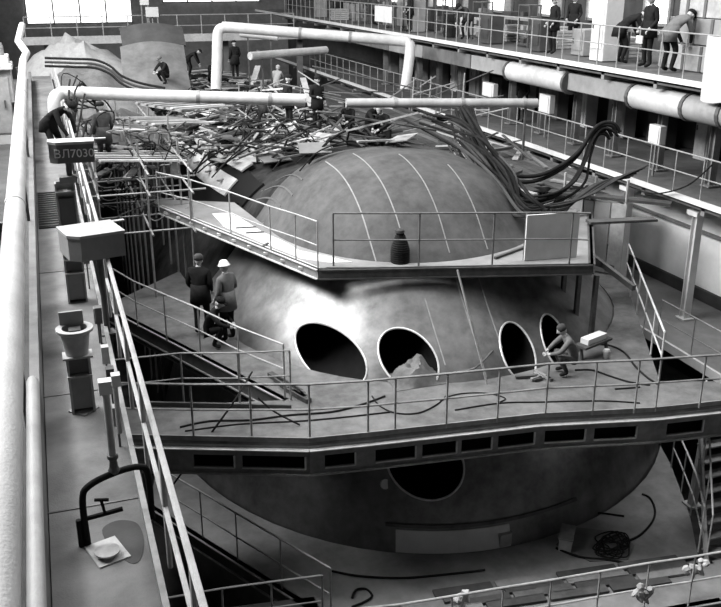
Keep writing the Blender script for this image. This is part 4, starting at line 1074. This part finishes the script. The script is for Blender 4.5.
heap('crumpled pale rags below the dark seated workers', tuple(surf(345, 84)), .8, .6, .5, 'cloth_light', 9)

# ------------------------------------------------------------------ workers on the hull
def pw(label, x, y, facing, pose, top='cloth_black', legs='cloth_black', hat='cap', hatm=None, sc=1.0, var=0):
    p = surf(x, y, .12); person(label, p, facing, pose, top, legs, hat, hatm, sc, var)
person('worker crouching on the pale curved hull section', secpt(.62, .38) + V((0, 0, .02)), -60, 'crouch', 'cloth_black', 'cloth_black', 'cap', 'cloth_grey')
pw('worker bending over timber beside the pipe arch leg', 192, 79, 70, 'bend')
pw('dark worker crouching at the foot of the pipe arch', 214, 90, 20, 'crouch', sc=1.15)
pw('tall worker in black standing under the pipe arch', 236, 84, 200, 'stand', sc=1.12)
pw('worker in pale clothes kneeling beside the standing workers', 277, 96, 150, 'kneel', 'cloth_light', 'cloth_light', 'cap', 'canvas')
pw('worker in black standing next to the kneeling pale worker', 288, 94, 100, 'stand', sc=1.05)
pw('worker in a long black coat standing behind the steep plank', 317, 96, 20, 'stand', var=1, sc=1.05)
pw('dark worker crouching over the white pipe end', 349, 101, -40, 'crouch')
pw('worker in black squatting with his back to the galleries', 372, 101, 30, 'crouch', sc=1.2)
pw('bare-headed worker kneeling on the crest of the bow', 386, 126, -60, 'kneel', 'cloth_black', 'cloth_black', 'hair', 'cloth_light', 1.1)
pw('worker bending behind the short pale board', 257, 84, 260, 'bend', 'cloth_dark', 'cloth_black', sc=.9)
pw('worker crouching behind the timber heap near the arch', 182, 86, 160, 'crouch', 'cloth_dark', 'cloth_dark')

# ------------------------------------------------------------------ on the platforms
c = on(400, 262, Z1)
t = thing('sack', 'black ribbed sack with a tied top on the upper platform edge', 'sack', c)
prof = [(.19, 0)]
for i in range(13):
    h = .03 + i * .045; w = (.21 - .12 * max(0, (i - 5) / 8) ** 1.3); prof += [(w, h), (w - .02, h + .025)]
MB().lathe(c + V((0, 0, 0)), prof + [(.07, .64)], 14).build('body', 'rubber', t, smooth=True)
MB().lathe(c + V((-.02, 0, .62)), [(.07, 0), (.11, .03), (.10, .08), (.04, .11)], 12).build('tied_top', 'cloth_dark', t, smooth=True)
for i, (a, b) in enumerate((((236, 228), (256, 227)), ((246, 233), (264, 232)), ((262, 247), (268, 243)))):
    o = MB().bar(on(*a, Z1 + .02), on(*b, Z1 + .02), .06, .03).build('batten', 'wood_dark'); tag(o, 'thin dark batten lying on the upper platform wing', 'batten', 'battens on the upper platform wing')
for i, (a, b) in enumerate((((495, 258), (528, 246)),)):
    o = MB().bar(on(*a, Z1 + .03), on(*b, Z1 + .03), .06, .05).build('batten', 'wood_dark'); tag(o, 'single dark batten lying on the upper platform beside the dome', 'batten')
a, b = on(524, 261, Z1), on(576, 257, Z1)
t = thing('screen_panel', 'pale flat screen panel standing at the end of the upper platform', 'panel', a)
MB().bar(a + V((0, 0, .5)), b + V((0, 0, .5)), .04, .98).build('sheet', 'white_paint', t)
for f in (.02, .5, .98): q = a.lerp(b, f) + V((.01, .05, 0)); MB().bar(q, q + V((0, 0, 1.0)), .05, .05, (0, 1, 0)).build('stiffener', 'steel', t)
def hose2(label, px, z, r=.018, m='rubber', group=None):
    return cable(label, [on(x, y, z + r) for x, y in px], r, m, group, 'hose')
hose2('black hose trailing across the middle platform from the gangway bridge', [(180, 427), (210, 421), (250, 420), (290, 415), (330, 412), (360, 405), (385, 396)], Z2)
hose2('second black hose trailing along the middle platform', [(185, 431), (240, 424), (300, 421), (345, 417), (390, 412)], Z2, .014)
hose2('coiled hose lying before the second tube opening', [(372, 396), (380, 406), (396, 413), (418, 413), (436, 405), (446, 396)], Z2, .014)
hose2('hose looped on the deck between the tube openings', [(440, 400), (458, 394), (485, 393), (505, 398), (500, 402)], Z2, .012)
hose2('long hose running to the white box on the deck', [(455, 410), (500, 403), (540, 402), (575, 401), (610, 401), (640, 403)], Z2, .014)
hose2('hose running down the open flank of the middle platform', [(598, 344), (612, 346), (625, 353), (635, 366), (648, 378), (658, 384)], Z2, .02)
hose2('hose trailing from the crouching worker', [(575, 370), (592, 370), (610, 376), (630, 382), (650, 385)], Z2, .018)
hose2('short dark hose by the front railing posts', [(615, 389), (628, 388), (640, 387)], Z2, .016)
for a, b, l in (((452, 366), (497, 342), 'crooked dark branch-like pipe leaning across the bow deck'),):
    o = MB().tube(smoothpath([on(452, 372, Z2 + .1), on(475, 368, Z2 + .35), on(493, 350, Z2 + .4)], 4), .02, 6).build('bent_pipe', 'steel'); tag(o, l, 'pipe')
# cross cable from walkway bridge railing
cable('black cable slung diagonally from the bridge railing down into the pit', [on(252, 372, Z2 + .6), on(235, 400, Z2 + .5), on(212, 432, Z2), on(190, 462, Z2 - .6), on(172, 486, Z2 - 1.2)], .018)
cable('black cable slanting from the bridge railing to the platform deck', [on(258, 398, Z2 + .5), on(275, 412, Z2 + .25), on(300, 425, Z2 + .02)], .018)
# white box on a trestle by the outermost opening
c = on(592, 356, Z2)
t = thing('trestle_table', 'low dark trestle holding a white box', 'trestle', c)
for dx in (-.3, .3): MB().bar(c + V((dx, -.1, 0)), c + V((dx, .0, .3)), .05, .05).build('leg', 'wood_dark', t)
MB().box(c + V((0, 0, .32)), (.9, .3, .05), .35).build('top', 'wood_dark', t)
o = MB().box(c + V((0, 0, .41)), (.62, .2, .12), .35).build('long_box', 'white_paint'); tag(o, 'long white box lying on the trestle beside the crouching worker', 'box')
c = on(606, 358, Z2); o = MB().lathe(c, [(.07, 0), (.08, .16), (.06, .2)], 10).build('small_can', 'steel_light'); tag(o, 'small pale can beside the trestle', 'can')
c = on(548, 378, Z2)
for i in range(6):
    o = MB().box(c + V((random.uniform(-.45, .1), random.uniform(-.1, .2), .04)), (random.uniform(.15, .5), .07, .05), random.uniform(0, 3)).build('offcut', random.choice(['steel_light', 'wood', 'steel'])); tag(o, 'scrap offcut lying below the tube openings near the crouching worker', 'scrap', 'offcuts by the tube openings')
# stacked timbers at the end of the wing
for i in range(4):
    a, b = on(270 + 6 * i, 374 + 5 * i, Z2 + .05), on(300 + 3 * i, 392 + 3 * i, Z2 + .05)
    o = MB().bar(a, b, .12, .09).build('baulk', 'wood_dark'); tag(o, 'dark timber baulk stacked at the end of the platform wing', 'timber', 'baulks at the wing end')
# lower platform
c = on(566, 545, Z3)
t = thing('tool_box', 'battered pale metal box on a dark sheet on the lowest platform', 'box', c)
MB().box(c + V((0, 0, .14)), (.5, .24, .28), .9).build('case', 'steel_light', t); MB().box(c + V((0, 0, .29)), (.54, .28, .03), .9).build('lid', 'steel_mid', t)
g = [on(*q, Z3) for q in ((556, 545), (575, 528), (612, 532), (634, 545), (628, 560), (590, 562))]
o = MB().prism([q.xy for q in g], Z3 + .002, Z3 + .02).build('ground_sheet', 'panel_dark'); tag(o, 'dark sheet of metal under the pale box', 'sheet')
for i in range(5):
    pts = []
    for j in range(14):
        a = j * .95 + i * 2.1; rr = 19 + 9 * math.sin(j * 1.7 + i * 3)
        pts.append(on(612 + rr * math.cos(a) * (.9 - .1 * i), 545 + rr * .45 * math.sin(a) + 2 * math.sin(j + i), Z3 + .03 + .012 * i))
    cable('black cable coiled in a tangle on the lowest platform', pts, .013, 'rubber', 'coiled cables on the lowest platform')
hose2('black cable arching from the tangle toward the hull', [(625, 542), (640, 535), (652, 522), (655, 510), (650, 498), (642, 494)], Z3, .022)
hose2('black cable lying along the lowest platform front', [(556, 548), (580, 557), (610, 560), (640, 566), (665, 565), (695, 558), (715, 553)], Z3, .024)
hose2('second black cable lying along the lowest platform front', [(640, 569), (665, 571), (690, 565), (712, 562)], Z3, .024)
hose2('black hose winding over the lowest platform below the band of the hull', [(332, 571), (360, 576), (400, 578), (440, 575), (485, 570)], Z3, .022)
hose2('looped hose end on the lowest platform by the wing', [(352, 598), (356, 590), (366, 589), (372, 596), (364, 602), (352, 607)], Z3, .022)
hose2('thin cable below the hull on the lowest platform', [(580, 514), (600, 513), (624, 516)], Z3, .018)
for i in range(4):
    for k in range(4):
        x0 = 425 + 62 * i + 9 * ((k * 3) % 4)
        a, b = on(x0, 612 - 9 * (x0 - 425) / 62 - 6.5 * k + 3, Z3 + .03), on(x0 + 58, 612 - 9 * (x0 + 58 - 425) / 62 - 6.5 * k + 3, Z3 + .03)
        o = MB().bar(a, b, .2, .05).build('plank', ['wood', 'wood_dark', 'deck', 'wood_dark'][(i + k) % 4]); tag(o, 'worn plank laid along the front of the lowest platform', 'plank', 'planks on the lowest platform')
# rags on the lowest railing
for px, lab in (((462, 600), 'tangle of pale rags tied on the lowest front railing'), ((692, 570), 'white cloth bundle hanging on the lowest front railing'), ((640, 590), 'grey rag tied to the lowest front railing')):
    c = on(px[0], px[1] + 26, Z3) + V((0, 0, .55)); rnd = random.Random(px[0]); k = MB()
    for i in range(7):
        d = V((rnd.uniform(-.16, .16), rnd.uniform(-.06, .06), rnd.uniform(-.1, .14)))
        k.tube(smoothpath([c + d, c + d + V((rnd.uniform(-.1, .1), .03, rnd.uniform(-.12, .1))), c + d + V((rnd.uniform(-.15, .15), -.03, rnd.uniform(-.25, .05)))], 3), [.05, .06, .07, .06, .05, .04, .02], 6)
    o = k.build('rag', 'canvas', smooth=True); tag(o, lab, 'rag')
# stub pipe and flexible duct on the dark flank
c = on(258, 503, Z3); c = V((c.x, c.y, Z3))
t = thing('bollard', 'black stub pipe with a pale cap beside the lower wing', 'bollard', c)
MB().lathe(c, [(.13, 0), (.13, .5)], 14).build('stub', 'rubber', t, smooth=True); MB().lathe(c + V((0, 0, .5)), [(.14, 0), (.14, .05), (.02, .06)], 14).build('cap', 'white_paint', t, smooth=True)
pts = smoothpath([on(*q, Z3 + .15) for q in ((175, 458), (200, 462), (222, 466), (240, 482), (258, 492), (285, 497), (305, 505))], 8)
t = thing('flexible_duct', 'pale ribbed flexible duct lying along the lower flank', 'duct', pts[0])
MB().tube(pts, [.15 + .015 * (i % 2) for i in range(len(pts))], 12).build('hose_body', 'grey_pipe', t)
o = MB().lathe(hullpt(385, 484), [(.10, -.03), (.10, .03)], 12, M=Matrix.Rotation(1.2, 3, 'X')).build('lifting_lug', 'white_paint'); tag(o, 'pale round lug welded beside the lower opening', 'lug')
c = hullpt(504, 538); o = MB().box(c, (.26, .16, .26), .1).build('clamp_block', 'steel_light'); tag(o, 'pale clamp block fixed on the dark strip around the bow foot', 'clamp')

# ------------------------------------------------------------------ gallery side, structure beside the upper platform
t = thing('stair_tower', 'grey panelled tower beside the end of the upper platform', 'tower', (12.4, 19.5, Z2))
A, B = on(592, 285, Z2), on(630, 285, Z2)
q0, q1 = V((12.9, 20.5, 0)), V((13.95, 19.2, 0))
for i, (f0, f1, m) in enumerate(((0, .3, 'white_paint'), (.33, .48, 'panel_dark'), (.5, .75, 'panel_grey'), (.77, 1, 'steel_light'))):
    a, b = q0.lerp(q1, f0), q0.lerp(q1, f1)
    MB().bar(a + V((0, 0, -2.2)), b + V((0, 0, -2.2)), .05, 1.9).build('panel', m, t)
MB().bar(q0 + V((-.3, .3, -1.15)), q1 + V((.9, -.6, -1.15)), .35, .07).build('top_board', 'wood_dark', t)
for f in (0, .5, 1): MB().bar(q0.lerp(q1, f) + V((0, .05, Z2)), q0.lerp(q1, f) + V((0, .05, -.6)), .05, .05, (0, 1, 0)).build('post', 'steel_light', t)
o = MB().bar(on(588, 222, Z1 + .1), on(655, 219, Z1 + .1), .3, .06).build('plank', 'wood_dark'); tag(o, 'dark plank bridging from the upper platform toward the low walkway', 'plank')
for i, (a, b) in enumerate((((584, 250), (640, 300)), ((592, 262), (618, 280)))):
    o = MB().bar(on(a[0], a[1], Z1 - .3), on(b[0] - 6, b[1] - 12, Z1 - .6), .09, .12).build('brace', 'steel'); tag(o, 'dark steel brace at the end of the upper platform', 'brace', 'braces at the platform end')
for i, q in enumerate(((560, 283), (574, 290), (590, 300))):
    p = on(q[0], q[1] + 45, Z2)
    o = MB().bar(p, V((p.x, p.y, Z1 - .3)), .09, .09, (0, 1, 0)).build('prop', 'steel'); tag(o, 'dark steel prop under the end of the upper platform', 'prop', 'props under the upper platform')
# strut posts by open edges on the low side
t = thing('strut_post', 'pale channel post rising past the lowest platform edge', 'post', on(690, 505, Z3))
p = on(692, 505, Z3); MB().bar(p, V((p.x + .1, p.y, Z2 - .5)), .18, .1, (0, 1, 0)).build('shaft', 'steel_light', t)
MB().box(p + V((0, 0, .02)), (.3, .3, .04)).build('base_plate', 'steel_light', t)
# low side stair down from the low walkway
t = thing('steel_stair', 'pale steel stair with open treads below the low walkway', 'stair', on(706, 560, Z3))
a, b = on(700, 425, -4.2), on(706, 560, Z3)
for s_ in (0, .8):
    MB().bar(a + V((s_, 0, 0)), b + V((s_, 0, 0)), .05, .18).build('stringer', 'steel_light', t)
    MB().tube([a + V((s_, 0, 1)), b + V((s_, 0, 1))], .02, 6).build('handrail', 'rail_light', t)
    for f in (0, .33, .66, 1): p = a.lerp(b, f) + V((s_, 0, 0)); MB().tube([p, p + V((0, 0, 1))], .016, 6).build('baluster', 'rail_light', t)
for i in range(9): MB().box(a.lerp(b, (i + .5) / 9) + V((.4, 0, 0)), (.8, .24, .03)).build('tread', 'steel_mid', t)

# white wall details
def wallpanel(name, label, y0, y1, z0, z1, m, cat, x=16.78):
    o = MB().box((x, (y0 + y1) / 2, (z0 + z1) / 2), (.05, y1 - y0, z1 - z0)).build(name, m); tag(o, label, cat); return o
o = MB().box((16.74, 28, -2.32), (.1, 50, .08)).build('trim_1', 'steel_mid'); struct(o, 'grey ledge strip along the white wall')
wallpanel('wall_door', 'pale grey door panel in the white wall beside a column', 17.6, 18.4, -3.85, -2.45, 'steel_light', 'door')
wallpanel('wall_cabinet', 'grey cabinet with a dark window set in the white wall', 14.8, 17.2, -3.5, -2.5, 'panel_grey', 'cabinet')
wallpanel('vent_grille', 'small dark grille above the grey wall cabinet', 15.4, 16.5, -2.95, -2.7, 'panel_dark', 'grille', 16.73)

# ------------------------------------------------------------------ upper gallery load
def crate(label, c, s, m, group=None, straps=3, name='crate', cat='crate'):
    t = thing(name, label, cat, (c[0], c[1], c[2]), group)
    MB().box((c[0], c[1], c[2] + s[2] / 2), s).build('body', m, t, bevel=.015)
    for i in range(straps):
        y = c[1] - s[1] / 2 + s[1] * (i + .5) / straps
        MB().box((c[0] - s[0] / 2 - .012, y, c[2] + s[2] / 2), (.03, .10, s[2] * .98)).build('strap', 'panel_dark', t)
    return t
for i, (y, z, l) in enumerate(((17.6, 1.91, 'bottom'), (17.5, 2.6, 'second'), (17.35, 3.28, 'third'), (17.2, 3.95, 'topmost'))):
    crate('banded pale crate, %s of the stack beside the hung cloth' % l, (17.0, y + 2.9 - .2 * i, z), (1.1, 2.8, .66), 'panel_grey' if i % 2 else 'steel_light', straps=4)
g = []
for i in range(12):
    row = []
    for j in range(15):
        f = j / 14; row.append(V((14.93 - .03 * math.sin(j * 1.9 + i * .15) - .02 * math.sin(j * .7), 15.9 + 2.2 * f, 3.03 - 1.5 * (i / 11) - .05 * math.sin(f * 9))))
    g.append(row)
o = MB().sheet(g, .02).build('hung_cloth', 'canvas', smooth=True); tag(o, 'large white canvas cloth hung over the upper gallery railing', 'cloth')
for px, lab in (((375, 392, 7, 21), 'white board hung on the upper gallery railing'), ((636, 643, 36, 43), 'small white tag plate on the upper gallery railing')):
    a, b = atx(px[0], px[3], 14.96), atx(px[1], px[2], 14.96)
    o = MB().box((a + b) / 2, (.03, abs(a.y - b.y), abs(b.z - a.z))).build('sign_board', 'white_paint'); tag(o, lab, 'board')
def pg(label, x, y, X, z, facing, pose, **kw):
    r = ray(x, y); p = EYE + r * (X / r.x); person(label, (X, p.y, z), facing, pose, **kw)
pg('man in a dark jacket sitting at the upper gallery bench', 612, 45, 16.6, 1.92, 90, 'stand', sc=None) if False else None
person('man in a dark jacket standing hunched on the upper gallery beside the bright windows', (16.0, 22.9, 1.91), 80, 'bend', 'cloth_black', 'cloth_black', 'hair', None, 1.1)
person('man in a pale jacket leaning toward the crates on the upper gallery', (15.8, 20.5, 1.91), 100, 'bend', 'cloth_grey', 'cloth_black', 'cap', None, 1.15)
person('man in black standing beside the crate stack on the upper gallery', (15.9, 21.7, 1.91), -90, 'stand', 'cloth_black', 'cloth_black', 'cap', None, 1.1)
person('distant dark figure standing on the upper gallery before a window', (17.6, 28.3, 1.91), -60, 'stand', 'cloth_black', 'cloth_black', 'cap')
# work benches and machines on the upper gallery
def bench(label, x, y, z, l, h=.85, m='panel_dark', top='steel_mid', w=.7):
    t = thing('work_bench', label, 'bench', (x, y, z))
    MB().box((x, y, z + h), (w, l, .06)).build('top', top, t)
    for dx in (-w / 2 + .06, w / 2 - .06):
        for dy in (-l / 2 + .08, l / 2 - .08): MB().box((x + dx, y + dy, z + h / 2), (.07, .07, h)).build('leg', m, t)
    MB().box((x, y, z + .3), (w - .1, l - .1, .04)).build('shelf', m, t)
bench('dark work bench beside the hunched man on the upper gallery', 17.0, 22.9, 1.91, 1.9)
bench('long dark work bench in the middle of the upper gallery', 17.2, 31, 1.91, 3.5)
random.seed(21)
MACH = ['tall grey control cabinet', 'squat dark machine', 'white steel locker', 'open dark rack', 'pale plywood box', 'dark drum', 'grey metal bin', 'stack of pale panels']
SEQ = []
for i in range(36):
    c = [k for k in range(8) if not SEQ or k != SEQ[-1]]; SEQ.append(random.choice(c + [1, 3, 5] if not SEQ or SEQ[-1] not in (1, 3, 5) else c))
for i, kind in enumerate(SEQ):
    y = 23.9 + i * .92; x = [16.0, 17.3, 16.5, 18.3][i % 4]; nb = SEQ[i + 1] if i + 1 < len(SEQ) else 1
    nm, ct = [('control_cabinet', 'cabinet'), ('machine', 'machine'), ('locker', 'locker'), ('rack', 'rack'), ('plywood_box', 'box'), ('drum', 'drum'), ('metal_bin', 'bin'), ('panel_stack', 'panels')][kind]
    pv = MACH[SEQ[i - 1]] if i else 'work bench'
    t = thing(nm, MACH[kind] + ' between a ' + pv + ' and a ' + MACH[nb], ct, (x, y, 1.91), ct + ' on the upper gallery')
    m = ['panel_grey', 'wall_dark', 'white_paint', 'steel', 'wood_light', 'rubber', 'panel_grey', 'steel_light'][kind]; h = [1.6, 1.0, 1.8, 1.4, .7, .9, .8, .6][kind]
    if kind == 5: MB().lathe((x, y, 1.91), [(.29, 0), (.30, .3), (.28, .31), (.3, .33), (.3, .6), (.28, .61), (.3, .63), (.29, .9)], 14).build('barrel', m, t); MB().lathe((x, y, 2.81), [(.27, 0), (.27, .02)], 14).build('lid', 'steel', t)
    elif kind == 3:
        for z in (.1, .55, 1.0, 1.4): MB().box((x, y, 1.91 + z), (.5, .8, .04)).build('shelf', m, t)
        for dx in (-.22, .22):
            for dy in (-.37, .37): MB().box((x + dx, y + dy, 2.61), (.05, .05, 1.4)).build('upright', m, t)
        for j in range(5): MB().box((x + random.uniform(-.1, .1), y + random.uniform(-.25, .25), 2.08 + .45 * (j % 3)), (.25, .2, .2)).build('stored_box', random.choice(['panel_grey', 'wall_dark', 'wood']), t)
    elif kind == 7:
        for j in range(6): MB().box((x, y, 1.96 + j * .1), (.8 + .05 * (j % 2), .8, .08)).build('panel', m, t)
    else:
        MB().box((x, y, 1.91 + h / 2), (.6, .7, h)).build('body', m, t, bevel=.02)
        dr = MB().box((x - .31, y, 1.91 + h * .55), (.03, .56, h * .7)).build('door', m, t); MB().box((x - .34, y + .2, 1.91 + h * .55), (.03, .04, .14)).build('handle', 'steel', dr)
for i, (x, y, f, ps) in enumerate(((15.7, 26.4, -90, 'stand'), (15.8, 33.2, -60, 'bend'), (15.6, 38.4, -90, 'stand'), (16.0, 44, 90, 'stand'))):
    person(['worker in dark clothes standing at the upper gallery railing', 'worker in dark clothes bending on the upper gallery', 'small far worker at the upper gallery railing near the white board', 'farthest worker with his back turned on the upper gallery'][i], (x, y, 1.91), f, ps, 'cloth_dark' if i % 2 else 'cloth_black', 'cloth_black', 'cap')
# lower gallery: recessed bays, doors and stores
for i in range(16):
    y = 15.4 + i * 2.2; kind = i % 5
    m = ['panel_grey', 'white_paint', 'panel_dark', 'steel_light', 'wall_dark'][kind]
    t = thing('store_cupboard', ['grey store cupboard', 'white store cupboard', 'dark store cupboard', 'pale store cupboard', 'black store cupboard'][kind] + ' in a shaded bay of the lower gallery', 'cupboard', (18.6, y, -.89), 'cupboards on the lower gallery')
    h = [2.0, 1.3, 1.7, 1.9, 1.1][kind]
    MB().box((18.6, y, -.89 + h / 2), (.5, [1.0, .7, 1.2, .6, .9][kind], h)).build('body', m, t, bevel=.02)
    dr = MB().box((18.33, y, -.89 + h / 2), (.03, .5, h * .85)).build('door', m, t)
    MB().box((18.3, y + .18, -.89 + h / 2), (.03, .03, .15)).build('handle', 'steel', dr)
for x, y, w, h, lab in ((15.7, 20.6, .5, .5, 'white switch box on a post at the lower gallery railing'), (15.8, 17.6, .35, .35, 'small pale box hung on a lower gallery column'), (16.0, 27, .7, .6, 'pale box hanging under the duct on the lower gallery'), (15.9, 31, .9, .5, 'bright panel hanging under the duct further along')):
    t = thing('switchgear_box', lab, 'box', (x, y, -.89))
    MB().box((x, y, .25), (.2, w, h)).build('case', 'white_paint', t, bevel=.01); MB().box((x, y, -.43), (.05, .05, .92)).build('post', 'steel_mid', t); MB().box((x - .11, y, .25), (.02, w * .8, h * .8)).build('door', 'white_paint', t)
person('dark figure standing in a shaded bay of the lower gallery', (16.9, 30.3, -.89), -60, 'stand', 'cloth_black', 'cloth_black', 'cap')
o = MB().box((19.3, 36, .3), (.1, 60, 2.34)).build('wall_bay', 'wall_dark'); struct(o, 'dark recessed wall of the lower gallery bays')
